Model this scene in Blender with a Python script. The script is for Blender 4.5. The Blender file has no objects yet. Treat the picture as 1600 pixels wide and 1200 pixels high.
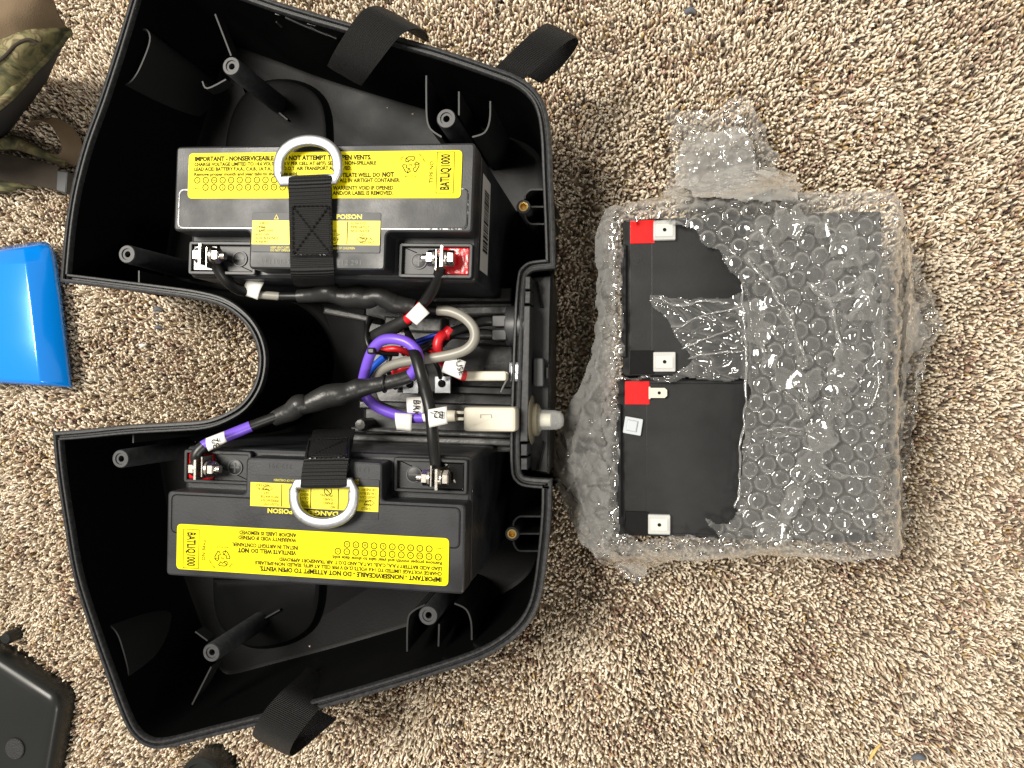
import bpy, bmesh, math, random
import numpy as np
from mathutils import Vector, Matrix
random.seed(7); rng = np.random.default_rng(7)
sc = bpy.context.scene
COL = sc.collection

# ---------------------------------------------------------------- camera
FPX, CAM_H = 1155.0, 0.56
TILT = math.atan(180 / FPX)                 # phone tipped a little towards the box
cam_d = bpy.data.cameras.new('camera'); cam = bpy.data.objects.new('camera', cam_d); COL.objects.link(cam)
cam_d.sensor_width = 36.0; cam_d.lens = 36.0 * FPX / 1600.0
cam_d.clip_start = 0.01; cam_d.clip_end = 50
cam.location = (0, 0, CAM_H); cam.rotation_euler = (0, TILT, 0)
sc.camera = cam
# ---------------------------------------------------------------- world + lamps
w = bpy.data.worlds.new('World'); sc.world = w; w.use_nodes = True
w.node_tree.nodes['Background'].inputs[0].default_value = (1.0, 0.95, 0.86, 1)
w.node_tree.nodes['Background'].inputs[1].default_value = 0.38
def area(name, loc, target, size, energy, col):
    d = bpy.data.lights.new(name, 'AREA'); d.shape = 'DISK'; d.size = size; d.energy = energy; d.color = col
    o = bpy.data.objects.new(name, d); COL.objects.link(o); o.location = loc
    o.rotation_euler = (Vector(target) - Vector(loc)).to_track_quat('-Z', 'Y').to_euler()
    return o
area('ceiling_lamp', (-1.15, 0.50, 2.35), (-0.05, 0, 0), 1.0, 92, (1.0, 0.945, 0.85))
area('ceiling_lamp', (0.9, -1.5, 2.3), (0, 0, 0), 0.5, 20, (1.0, 0.945, 0.86))
sc.view_settings.view_transform = 'Standard'; sc.view_settings.look = 'None'
sc.view_settings.exposure = 0.30; sc.view_settings.gamma = 1.0; sc.view_settings.use_curve_mapping = False
sc.cycles.use_denoising = True
sc.cycles.max_bounces = 8; sc.cycles.diffuse_bounces = 3; sc.cycles.glossy_bounces = 4
sc.cycles.transparent_max_bounces = 24; sc.cycles.transmission_bounces = 6
sc.cycles.caustics_reflective = False; sc.cycles.caustics_refractive = False

# ---------------------------------------------------------------- helpers
def P(px, py, z):
    """photo pixel (1600x1200) -> world point on the level z"""
    a = (px - 800) / FPX; b = (600 - py) / FPX
    dx = -math.sin(TILT) + a * math.cos(TILT); dz = -math.cos(TILT) - a * math.sin(TILT)
    t = (z - CAM_H) / dz
    return Vector((dx * t, b * t, z))
def wm(o):
    m = o.matrix_basis.copy()
    while o.parent: o = o.parent; m = o.matrix_basis @ m
    return m
def mk(name, V, Fc, mat, par=None, local=False, smooth=True, ang=38, uv=None):
    me = bpy.data.meshes.new(name)
    V = [Vector(v) for v in V]
    if par is not None and not local:
        im = wm(par).inverted(); V = [im @ v for v in V]
    me.from_pydata([tuple(v) for v in V], [], Fc)
    if uv is not None:
        l = me.uv_layers.new(name='UVMap')
        for lp in me.loops: l.data[lp.index].uv = uv[lp.vertex_index]
    me.validate()
    bm = bmesh.new(); bm.from_mesh(me); bmesh.ops.recalc_face_normals(bm, faces=bm.faces); bm.to_mesh(me); bm.free()
    if smooth:
        me.polygons.foreach_set('use_smooth', [True] * len(me.polygons)); me.set_sharp_from_angle(angle=math.radians(ang))
    if mat: me.materials.append(mat)
    o = bpy.data.objects.new(name, me); COL.objects.link(o)
    if par is not None: o.parent = par
    return o
def tag(o, label, cat, group=None, kind=None):
    if label: o['label'] = label
    if cat: o['category'] = cat
    if group: o['group'] = group
    if kind: o['kind'] = kind
    return o
def thing(name, label, cat, loc=(0, 0, 0), rz=0, group=None):
    o = bpy.data.objects.new(name, None); COL.objects.link(o); o.empty_display_size = .02
    o.location = loc; o.rotation_euler = (0, 0, rz)
    return tag(o, label, cat, group)
def copy_tree(o, par=None):
    c = o.copy(); COL.objects.link(c)
    if par is not None: c.parent = par
    for ch in list(o.children): copy_tree(ch, c)
    return c
def area2(p): return 0.5 * sum(p[i][0] * p[(i + 1) % len(p)][1] - p[(i + 1) % len(p)][0] * p[i][1] for i in range(len(p)))
def inset_dirs(p):
    n = len(p); out = []
    for i in range(n):
        a, b, c = p[i - 1], p[i], p[(i + 1) % n]
        d1 = Vector((b[0] - a[0], b[1] - a[1])).normalized(); d2 = Vector((c[0] - b[0], c[1] - b[1])).normalized()
        n1 = Vector((-d1.y, d1.x)); n2 = Vector((-d2.y, d2.x))
        k = max(0.35, 1 + n1.dot(n2)); out.append((n1 + n2) / k)
    return out
def ccw(p): return p if area2(p) > 0 else p[::-1]
def round_poly(p, r, n=5):
    out = []; m = len(p)
    for i in range(m):
        a, b, c = Vector(p[i - 1][:2]), Vector(p[i][:2]), Vector(p[(i + 1) % m][:2])
        d1 = a - b; d2 = c - b; rr = min(r, d1.length * .45, d2.length * .45)
        s = b + d1.normalized() * rr; e = b + d2.normalized() * rr
        for k in range(n + 1):
            t = k / n; out.append(tuple(s * (1 - t) ** 2 + b * 2 * t * (1 - t) + e * t * t))
    return out
def rect(x0, x1, y0, y1): return [(x0, y0), (x1, y0), (x1, y1), (x0, y1)]
def rings(p, prof, cap_bottom=True, cap_top=True):
    """stack of inset rings (inset, z) of polygon p"""
    p = ccw(list(p)); dd = inset_dirs(p); n = len(p); V = []; Fc = []
    for ins, z in prof:
        for q, d in zip(p, dd): V.append((q[0] + d.x * ins, q[1] + d.y * ins, z))
    for r in range(len(prof) - 1):
        for i in range(n):
            j = (i + 1) % n; Fc.append((r * n + i, r * n + j, (r + 1) * n + j, (r + 1) * n + i))
    if cap_bottom: Fc.append(tuple(range(n))[::-1])
    if cap_top: Fc.append(tuple((len(prof) - 1) * n + i for i in range(n)))
    return V, Fc
def prism(name, p, z0, z1, mat, par=None, b=.0008, local=False):
    b = min(b, (z1 - z0) * .45)
    V, Fc = rings(p, [(b * .6, z0), (0, z0 + b * .6), (0, z1 - b), (b * .3, z1 - b * .3), (b, z1)])
    return mk(name, V, Fc, mat, par, local, ang=19)
def frame_prism(name, outer, inner_ins, z0, z1, mat, par=None, local=False, floor=None):
    prof = [(0, z0), (0, z1 - .0005), (.0005, z1), (inner_ins - .0004, z1), (inner_ins, z1 - .0004), (inner_ins, floor if floor is not None else z0)]
    V, Fc = rings(outer, prof, True, floor is not None)
    return mk(name, V, Fc, mat, par, local)
def catmull(pts, n=8):
    pts = [Vector(p) for p in pts]; out = []
    for i in range(len(pts) - 1):
        p0 = pts[max(i - 1, 0)]; p1 = pts[i]; p2 = pts[i + 1]; p3 = pts[min(i + 2, len(pts) - 1)]
        for k in range(n):
            t = k / n
            out.append(0.5 * ((2 * p1) + (p2 - p0) * t + (2 * p0 - 5 * p1 + 4 * p2 - p3) * t * t + (3 * p1 - p0 - 3 * p2 + p3) * t ** 3))
    out.append(pts[-1]); return out
def tube_geo(path, rad, sides=14):
    m = len(path); V = []; Fc = []; prev = None; ts = []
    for i in range(m):
        t = (path[min(i + 1, m - 1)] - path[max(i - 1, 0)]).normalized(); ts.append(t)
        if prev is None:
            u = t.cross(Vector((0, 0, 1)));  u = u if u.length > .1 else t.cross(Vector((1, 0, 0)))
        else: u = prev - t * prev.dot(t)
        u.normalize(); prev = u; v = t.cross(u); r = rad[i] if hasattr(rad, '__len__') else rad
        for k in range(sides):
            a = 2 * math.pi * k / sides; V.append(path[i] + (u * math.cos(a) + v * math.sin(a)) * r)
    for i in range(m - 1):
        for k in range(sides):
            k2 = (k + 1) % sides; Fc.append((i * sides + k, i * sides + k2, (i + 1) * sides + k2, (i + 1) * sides + k))
    Fc.append(tuple(range(sides))[::-1]); Fc.append(tuple((m - 1) * sides + k for k in range(sides)))
    return V, Fc
def tube(name, pts, rad, mat, par=None, n=8, sides=14, local=False, curve=True):
    path = catmull(pts, n) if curve else [Vector(p) for p in pts]
    if hasattr(rad, '__len__'):
        xs = np.linspace(0, len(rad) - 1, len(path)); rr = np.interp(xs, range(len(rad)), rad)
    else: rr = rad
    V, Fc = tube_geo(path, rr, sides); return mk(name, V, Fc, mat, par, local, ang=60)
def merge(*gs):
    V = []; Fc = []
    for v, f in gs:
        o = len(V); V += list(v); Fc += [tuple(i + o for i in q) for q in f]
    return V, Fc
def lathe_geo(prof, c=(0, 0, 0), axis='Z', n=28):
    V = []; Fc = []
    for r, h in prof:
        for k in range(n):
            a = 2 * math.pi * k / n; x, y = r * math.cos(a), r * math.sin(a)
            q = {'Z': (x, y, h), 'X': (h, x, y), 'Y': (y, h, x)}[axis]
            V.append((q[0] + c[0], q[1] + c[1], q[2] + c[2]))
    for i in range(len(prof) - 1):
        for k in range(n):
            k2 = (k + 1) % n; Fc.append((i * n + k, i * n + k2, (i + 1) * n + k2, (i + 1) * n + k))
    if prof[0][0] > 1e-5: Fc.append(tuple(range(n))[::-1])
    if prof[-1][0] > 1e-5: Fc.append(tuple((len(prof) - 1) * n + k for k in range(n)))
    return V, Fc
def lathe(name, prof, c, mat, par=None, axis='Z', n=28, local=False):
    V, Fc = lathe_geo(prof, c, axis, n); return mk(name, V, Fc, mat, par, local)
def ribbon(name, path, wdirs, width, mat, par=None, th=.0015, n=8):
    """webbing: path points with a width direction at each"""
    c = catmull(path, n); wd = catmull([Vector(x).normalized() for x in wdirs], n) if len(wdirs) > 1 else [Vector(wdirs[0]).normalized()] * len(c)
    wl = catmull([Vector((x, 0, 0)) for x in (width if hasattr(width, '__len__') else [width] * len(path))], n)
    V = []; Fc = []; uv = []; s = 0; m = len(c); K = 7
    for i in range(m):
        t = (c[min(i + 1, m - 1)] - c[max(i - 1, 0)]).normalized(); wv = wd[i].normalized(); nn = t.cross(wv).normalized()
        if i: s += (c[i] - c[i - 1]).length
        W = wl[i].x
        for sgn in (1, -1):
            for k in range(K):
                f = (k / (K - 1) - .5) * sgn
                e = th * .5 * (1 if 0 < k < K - 1 else .35)
                V.append(c[i] + wv * f * W + nn * e * sgn); uv.append((f * W, s))
    R = 2 * K
    for i in range(m - 1):
        for k in range(R):
            k2 = (k + 1) % R; Fc.append((i * R + k, i * R + k2, (i + 1) * R + k2, (i + 1) * R + k))
    Fc.append(tuple(range(R))[::-1]); Fc.append(tuple((m - 1) * R + k for k in range(R)))
    return mk(name, V, Fc, mat, par, uv=uv, ang=60)
def loft(name, curves, mat, par=None, th=.002, n=8):
    cs = [catmull(c, n) for c in curves]; m = len(cs[0])
    cols = [catmull([c[i] for c in cs], n) for i in range(m)]; r = len(cols[0])
    V = [cols[i][j] for j in range(r) for i in range(m)]
    Fc = [(j * m + i, j * m + i + 1, (j + 1) * m + i + 1, (j + 1) * m + i) for j in range(r - 1) for i in range(m - 1)]
    o = mk(name, V, Fc, mat, par, ang=70)
    md = o.modifiers.new('thickness', 'SOLIDIFY'); md.thickness = th; md.offset = 0
    return o
def text_geo(s, size, x=0, y=0, rot=0, bold=0.0, sx=1.0, align='LEFT', width=None, z=0):
    cu = bpy.data.curves.new('t', 'FONT'); cu.body = s; cu.size = size; cu.offset = bold * size; cu.resolution_u = 2; cu.align_x = align
    o = bpy.data.objects.new('t', cu); COL.objects.link(o)
    dg = bpy.context.evaluated_depsgraph_get(); me = bpy.data.meshes.new_from_object(o.evaluated_get(dg))
    V = [v.co.copy() for v in me.vertices]; Fc = [tuple(p.vertices) for p in me.polygons]
    bpy.data.objects.remove(o); bpy.data.curves.remove(cu); bpy.data.meshes.remove(me)
    if width and V:
        a = min(v.x for v in V); b = max(v.x for v in V); sx = width / (b - a)
    c, s_ = math.cos(rot), math.sin(rot)
    return [(x + v.x * sx * c - v.y * s_, y + v.x * sx * s_ + v.y * c, z) for v in V], Fc
def stroke_geo(pts, wdt, z=0, closed=False):
    pts = [Vector(p[:2]) for p in pts]; n = len(pts); V = []; Fc = []
    for i in range(n):
        a = pts[i - 1] if (i or closed) else pts[i]; b = pts[(i + 1) % n] if (i < n - 1 or closed) else pts[i]
        d = ((b - pts[i]).normalized() if (b - pts[i]).length > 0 else Vector((0, 0))) + ((pts[i] - a).normalized() if (pts[i] - a).length > 0 else Vector((0, 0))); d.normalize(); q = Vector((-d.y, d.x)) * wdt * .6
        V += [(*(pts[i] + q), z), (*(pts[i] - q), z)]
    for i in range(n if closed else n - 1):
        j = (i + 1) % n; Fc.append((2 * i, 2 * i + 1, 2 * j + 1, 2 * j))
    return V, Fc
def circ(x, y, r, n=18): return [(x + r * math.cos(2 * math.pi * k / n), y + r * math.sin(2 * math.pi * k / n)) for k in range(n)]
def xform(g, M): return [M @ Vector(v) for v in g[0]], g[1]

# ---------------------------------------------------------------- materials
def mat(name, col, rough=.5, metal=0.0, spec=.5, bump=0, bscale=400, var=0, vscale=60, coat=0, col2=None, bdist=.0004, rvar=0):
    m = bpy.data.materials.new(name); m.use_nodes = True; nt = m.node_tree; b = nt.nodes['Principled BSDF']
    b.inputs['Base Color'].default_value = (*col, 1); b.inputs['Roughness'].default_value = rough
    b.inputs['Metallic'].default_value = metal; b.inputs['Specular IOR Level'].default_value = spec
    if coat: b.inputs['Coat Weight'].default_value = coat; b.inputs['Coat Roughness'].default_value = .08
    tc = nt.nodes.new('ShaderNodeTexCoord')
    if var or rvar:
        nz = nt.nodes.new('ShaderNodeTexNoise'); nz.inputs['Scale'].default_value = vscale; nz.inputs['Detail'].default_value = 6
        nt.links.new(tc.outputs['Object'], nz.inputs['Vector'])
        if var:
            mr = nt.nodes.new('ShaderNodeMapRange'); mr.inputs[1].default_value = .38; mr.inputs[2].default_value = .68
            nt.links.new(nz.outputs[0], mr.inputs[0])
            mx = nt.nodes.new('ShaderNodeMix'); mx.data_type = 'RGBA'
            c2 = col2 or tuple(min(1, c * (1 + var) + .004 * var) for c in col)
            mx.inputs[6].default_value = (*col, 1); mx.inputs[7].default_value = (*c2, 1)
            nt.links.new(mr.outputs[0], mx.inputs[0]); nt.links.new(mx.outputs[2], b.inputs['Base Color'])
        if rvar:
            mr2 = nt.nodes.new('ShaderNodeMapRange'); mr2.inputs[1].default_value = .3; mr2.inputs[2].default_value = .7
            mr2.inputs[3].default_value = max(.02, rough - rvar); mr2.inputs[4].default_value = rough + rvar
            nt.links.new(nz.outputs[0], mr2.inputs[0]); nt.links.new(mr2.outputs[0], b.inputs['Roughness'])
    if bump:
        n2 = nt.nodes.new('ShaderNodeTexNoise'); n2.inputs['Scale'].default_value = bscale; n2.inputs['Detail'].default_value = 4
        nt.links.new(tc.outputs['Object'], n2.inputs['Vector'])
        bp = nt.nodes.new('ShaderNodeBump'); bp.inputs['Strength'].default_value = bump; bp.inputs['Distance'].default_value = bdist
        nt.links.new(n2.outputs[0], bp.inputs['Height']); nt.links.new(bp.outputs[0], b.inputs['Normal'])
    return m
M = {}
M['shell'] = mat('black_moulded_plastic', (.0034, .0035, .0036), .36, spec=.055, bump=.12, bscale=700, rvar=.06, vscale=30)
M['ribm'] = mat('lit_black_rib_plastic', (.016, .0165, .017), .42, spec=.35)  # shell plastic with a lightened colour, so shadowed rib tops read as lit edges
M['rim'] = mat('scuffed_black_plastic', (.016, .0165, .0175), .42, spec=.36, var=.9, vscale=420, bump=.12, bscale=900)
M['boss'] = mat('worn_boss_plastic', (.024, .025, .027), .45, var=.5, vscale=300)
M['case'] = mat('battery_case_plastic', (.0105, .0115, .0135), .42, spec=.34, bump=.12, bscale=900, var=.5, vscale=45, rvar=.1)
M['well'] = mat('glossy_black_plastic', (.009, .010, .011), .40, spec=.36, bump=.10, bscale=110, bdist=.001)
M['red_seal'] = mat('red_epoxy', (.50, .006, .012), .14, spec=.5, bump=.3, bscale=160, bdist=.0012)
M['red_seal2'] = mat('bright_red_epoxy', (.72, .012, .012), .2, spec=.5, bump=.2, bscale=140, bdist=.001)
M['black_seal'] = mat('black_epoxy', (.004, .004, .004), .1, bump=.2, bscale=140, bdist=.001)
M['yellow'] = mat('yellow_label_paper', (.80, .68, .0), .45, spec=.18, var=-.05, vscale=80, bump=.05, bscale=200)
M['yellow_ink'] = mat('yellow_ink', (.72, .61, .005), .45)
M['ink'] = mat('black_ink', (.008, .007, .003), .6, spec=.1)
M['clearfilm'] = mat('label_backing_film', (.012, .013, .015), .42, spec=.3, var=.5, vscale=300)
M['white'] = mat('white_label_vinyl', (.70, .69, .66), .5, var=-.08, vscale=200)
M['sticker'] = mat('grey_barcode_paper', (.34, .34, .33), .55)
M['steel'] = mat('zinc_steel', (.40, .41, .43), .42, metal=1, bump=.2, bscale=260, rvar=.12, vscale=240, var=-.3)
M['nut'] = mat('nickel_steel', (.70, .66, .60), .22, metal=1, bump=.1, bscale=500)
M['brass'] = mat('brass', (.80, .56, .20), .28, metal=1)
M['grey_cable'] = mat('grey_cable_sheath', (.23, .22, .19), .38)
M['dark_grey_cable'] = mat('dark_grey_cable_sheath', (.075, .075, .07), .4)
M['purple'] = mat('purple_cable_sheath', (.155, .075, .56), .36)
M['red'] = mat('red_cable_sheath', (.62, .012, .02), .35)
M['blue'] = mat('blue_cable_sheath', (.008, .02, .22), .35)
M['lightblue'] = mat('light_blue_cable_sheath', (.008, .07, .45), .35)
M['black_cable'] = mat('black_cable_sheath', (.0065, .0065, .0065), .38, spec=.42)
M['shrink'] = mat('heat_shrink', (.017, .017, .0165), .38, spec=.42, bump=.5, bscale=70, bdist=.0025)
M['ivory'] = mat('ivory_nylon', (.56, .525, .43), .4, bump=.05)
M['silver'] = mat('bright_plated_steel', (.55, .58, .61), .3, metal=1, bump=.2, bscale=120)
M['socket'] = mat('grey_socket_plastic', (.035, .036, .038), .45)
M['fascia'] = mat('dark_grey_fascia_plastic', (.010, .0103, .0106), .38, spec=.36, bump=.15, bscale=300, rvar=.08, vscale=60)
M['tray'] = mat('glossy_dark_plastic', (.010, .0105, .011), .32, spec=.4, bump=.25, bscale=60, bdist=.0015, rvar=.1, vscale=40)
M['rail'] = mat('grey_foam_rail', (.055, .055, .054), .34, spec=.45, bump=.4, bscale=140, bdist=.0015, var=.8, vscale=120)
M['metalplate'] = mat('dull_metal_plate', (.35, .36, .38), .35, metal=.7)
M['bluepanel'] = mat('blue_gloss_paint', (.001, .22, .78), .2, spec=.5, coat=.6, bump=.03, bscale=25, bdist=.002, metal=.15)
M['greytray'] = mat('dark_grey_plastic', (.013, .014, .0135), .30, spec=.28, rvar=.06, vscale=20, bump=.05, bscale=300)
M['foot'] = mat('black_rubber', (.012, .012, .012), .6, bump=.6, bscale=900, bdist=.001)
M['wbatt'] = mat('satin_black_battery_plastic', (.0085, .009, .0095), .38, spec=.32, var=.5, vscale=18, bump=.08, bscale=900, rvar=.08)
M['tan'] = mat('tan_cotton', (.13, .09, .052), .85, var=.35, vscale=30, bump=.5, bscale=1400, bdist=.0006)
M['brownweb'] = mat('brown_webbing', (.024, .017, .010), .85, var=.4, vscale=60, bump=.5, bscale=1500, bdist=.0006)
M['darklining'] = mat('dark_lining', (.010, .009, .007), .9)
M['pad'] = mat('grey_adhesive_pad', (.42, .45, .48), .4)
M['straw'] = mat('dry_straw', (.62, .42, .14), .6)
M['lint'] = mat('grey_lint', (.10, .11, .13), .9)
def webbing(name, col, period=.0021):
    m = bpy.data.materials.new(name); m.use_nodes = True; nt = m.node_tree; b = nt.nodes['Principled BSDF']
    b.inputs['Roughness'].default_value = .55; b.inputs['Specular IOR Level'].default_value = .35
    b.inputs['Base Color'].default_value = (*col, 1)
    uv = nt.nodes.new('ShaderNodeUVMap'); mp = nt.nodes.new('ShaderNodeMapping'); nt.links.new(uv.outputs[0], mp.inputs[0])
    wv = nt.nodes.new('ShaderNodeTexWave'); wv.bands_direction = 'Y'; wv.inputs['Scale'].default_value = .314 / period; wv.inputs['Distortion'].default_value = .25; wv.inputs['Detail'].default_value = 1
    w2 = nt.nodes.new('ShaderNodeTexWave'); w2.bands_direction = 'X'; w2.inputs['Scale'].default_value = .314 / (period * .42)
    ad = nt.nodes.new('ShaderNodeMath'); ad.operation = 'MULTIPLY_ADD'; ad.inputs[1].default_value = .35
    nt.links.new(mp.outputs[0], wv.inputs[0]); nt.links.new(mp.outputs[0], w2.inputs[0]); nt.links.new(w2.outputs[1], ad.inputs[0]); nt.links.new(wv.outputs[1], ad.inputs[2])
    bp = nt.nodes.new('ShaderNodeBump'); bp.inputs['Strength'].default_value = .8; bp.inputs['Distance'].default_value = .0007
    nt.links.new(ad.outputs[0], bp.inputs['Height']); nt.links.new(bp.outputs[0], b.inputs['Normal'])
    return m
M['web_fine'] = webbing('fine_black_webbing', (.0075, .0075, .0075), .0011)
M['web'] = webbing('black_webbing', (.0075, .0075, .0075))
def camo():
    m = bpy.data.materials.new('camouflage_cloth'); m.use_nodes = True; nt = m.node_tree; b = nt.nodes['Principled BSDF']; b.inputs['Roughness'].default_value = .85
    tc = nt.nodes.new('ShaderNodeTexCoord'); mp = nt.nodes.new('ShaderNodeMapping'); mp.inputs['Scale'].default_value = (1, 2.4, 1); mp.inputs['Rotation'].default_value = (0, 0, .6)
    nz = nt.nodes.new('ShaderNodeTexNoise'); nz.inputs['Scale'].default_value = 38; nz.inputs['Detail'].default_value = 7; nz.inputs['Distortion'].default_value = 1.2
    cr = nt.nodes.new('ShaderNodeValToRGB'); e = cr.color_ramp.elements
    e[0].position = .30; e[0].color = (.012, .011, .006, 1); e[1].position = .72; e[1].color = (.30, .27, .15, 1)
    for p_, c_ in ((.42, (.075, .075, .032, 1)), (.52, (.18, .16, .07, 1)), (.58, (.09, .065, .03, 1)), (.64, (.24, .21, .11, 1))):
        q = e.new(p_); q.color = c_
    nt.links.new(tc.outputs['Object'], mp.inputs[0]); nt.links.new(mp.outputs[0], nz.inputs['Vector']); nt.links.new(nz.outputs[0], cr.inputs[0]); nt.links.new(cr.outputs[0], b.inputs['Base Color'])
    return m
M['camo'] = camo()
def translucent(name, alpha=.42, col=(.86, .87, .84)):
    m = bpy.data.materials.new(name); m.use_nodes = True; nt = m.node_tree; b = nt.nodes['Principled BSDF']
    b.inputs['Base Color'].default_value = (.86, .87, .84, 1); b.inputs['Roughness'].default_value = .18; b.inputs['Alpha'].default_value = alpha; b.inputs['Base Color'].default_value = (*col, 1)
    return m
M['cap'] = translucent('translucent_silicone', .40)
M['dome'] = translucent('clear_silicone_dome', .26, (.62, .63, .62))
M['flange'] = translucent('yellowed_silicone', .26, (.45, .40, .28))
def film(name, haze, edge=.62, tint=(.985, .985, .98)):
    m = bpy.data.materials.new(name); m.use_nodes = True; nt = m.node_tree
    for n in list(nt.nodes):
        if n.type != 'OUTPUT_MATERIAL': nt.nodes.remove(n)
    out = nt.nodes['Material Output']; N = nt.nodes.new; L = nt.links.new
    tr = N('ShaderNodeBsdfTransparent'); tr.inputs[0].default_value = (*tint, 1)
    df = N('ShaderNodeBsdfDiffuse'); df.inputs[0].default_value = (.90, .90, .88, 1)
    tl = N('ShaderNodeBsdfTranslucent'); tl.inputs[0].default_value = (.90, .90, .88, 1)
    dm = N('ShaderNodeMixShader'); dm.inputs[0].default_value = .5; L(df.outputs[0], dm.inputs[1]); L(tl.outputs[0], dm.inputs[2])
    gl = N('ShaderNodeBsdfGlossy'); gl.inputs['Roughness'].default_value = .09; gl.inputs[0].default_value = (1, 1, 1, 1)
    fr = N('ShaderNodeFresnel'); fr.inputs['IOR'].default_value = 1.62
    lw = N('ShaderNodeLayerWeight'); lw.inputs['Blend'].default_value = .35
    tc = N('ShaderNodeTexCoord'); nz = N('ShaderNodeTexNoise'); nz.inputs['Scale'].default_value = 45; nz.inputs['Detail'].default_value = 5; L(tc.outputs['Object'], nz.inputs['Vector'])
    n2 = N('ShaderNodeTexNoise'); n2.inputs['Scale'].default_value = 210; n2.inputs['Detail'].default_value = 2; L(tc.outputs['Object'], n2.inputs['Vector'])
    bp = N('ShaderNodeBump'); bp.inputs['Strength'].default_value = .22; bp.inputs['Distance'].default_value = .0010; L(n2.outputs[0], bp.inputs['Height'])
    for s in (gl, fr, lw): L(bp.outputs[0], s.inputs['Normal'])
    # more film in the line of sight on steep bubble walls -> milkier
    a = N('ShaderNodeMath'); a.operation = 'MULTIPLY_ADD'; a.inputs[1].default_value = edge; a.use_clamp = True; a.inputs[2].default_value = haze * .55; L(lw.outputs['Facing'], a.inputs[0])
    a2 = N('ShaderNodeMath'); a2.operation = 'MULTIPLY_ADD'; a2.inputs[1].default_value = haze * .9; L(nz.outputs[0], a2.inputs[0]); L(a.outputs[0], a2.inputs[2])
    m1 = N('ShaderNodeMixShader'); L(a2.outputs[0], m1.inputs[0]); L(tr.outputs[0], m1.inputs[1]); L(dm.outputs[0], m1.inputs[2])
    f2 = N('ShaderNodeMath'); f2.operation = 'MULTIPLY'; f2.inputs[1].default_value = 1.6; f2.use_clamp = True; L(fr.outputs[0], f2.inputs[0])
    m2 = N('ShaderNodeMixShader'); L(f2.outputs[0], m2.inputs[0]); L(m1.outputs[0], m2.inputs[1]); L(gl.outputs[0], m2.inputs[2])
    L(m2.outputs[0], out.inputs[0]); return m
M['bubble'] = film('bubble_film', .055, .9)
M['flap'] = film('doubled_bubble_film', .30, .5)
M['milky'] = film('folded_film', .11, .45)
M['skirt'] = film('loose_skirt_film', .10, .32)
M['ridge'] = film('film_fold', .16, .8)
M['thinfilm'] = film('thin_torn_film', .12)

# ---------------------------------------------------------------- outlines used for both box and carpet
RIM = .10
def rim_outline():
    left_top = [(92, 440), (94, 412), (100, 350), (110, 290), (128, 222), (152, 155), (178, 75), (203, -8), (214, -38), (232, -58), (262, -58),
                (330, -36), (430, 0), (560, 38), (680, 72), (775, 104), (812, 119), (838, 140), (853, 168), (860, 210), (863, 280), (866, 350), (868, 419)]
    notch = [(846, 421), (832, 423), (826, 427), (823, 435), (819, 480), (815, 585), (812, 690), (813, 732), (816, 742), (824, 746), (845, 748), (862, 749)]
    low = [(861, 800), (856, 860), (848, 920), (838, 955), (820, 984), (790, 1010), (745, 1034), (660, 1062), (560, 1092), (430, 1128), (330, 1153),
           (262, 1170), (232, 1170), (208, 1155), (190, 1126), (165, 1060), (135, 975), (112, 900), (98, 820), (86, 740), (80, 675)]
    cut = [(130, 671), (200, 664), (270, 660), (318, 656), (350, 645), (377, 627), (396, 597), (402, 560), (394, 527), (375, 500), (345, 479), (305, 468), (250, 460), (187, 452), (140, 446)]
    def sm(l, n=4): return [tuple(q.xy) for q in catmull([Vector((x, y, 0)) for x, y in l], n)]
    ring = sm(left_top) + sm(notch, 3)[:-1] + sm([notch[-1]] + low) + sm([low[-1]] + cut + [left_top[0]])[1:-1]
    return [tuple(P(x, y, RIM)[:2]) for x, y in ring]
OUT = ccw(rim_outline())

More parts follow.
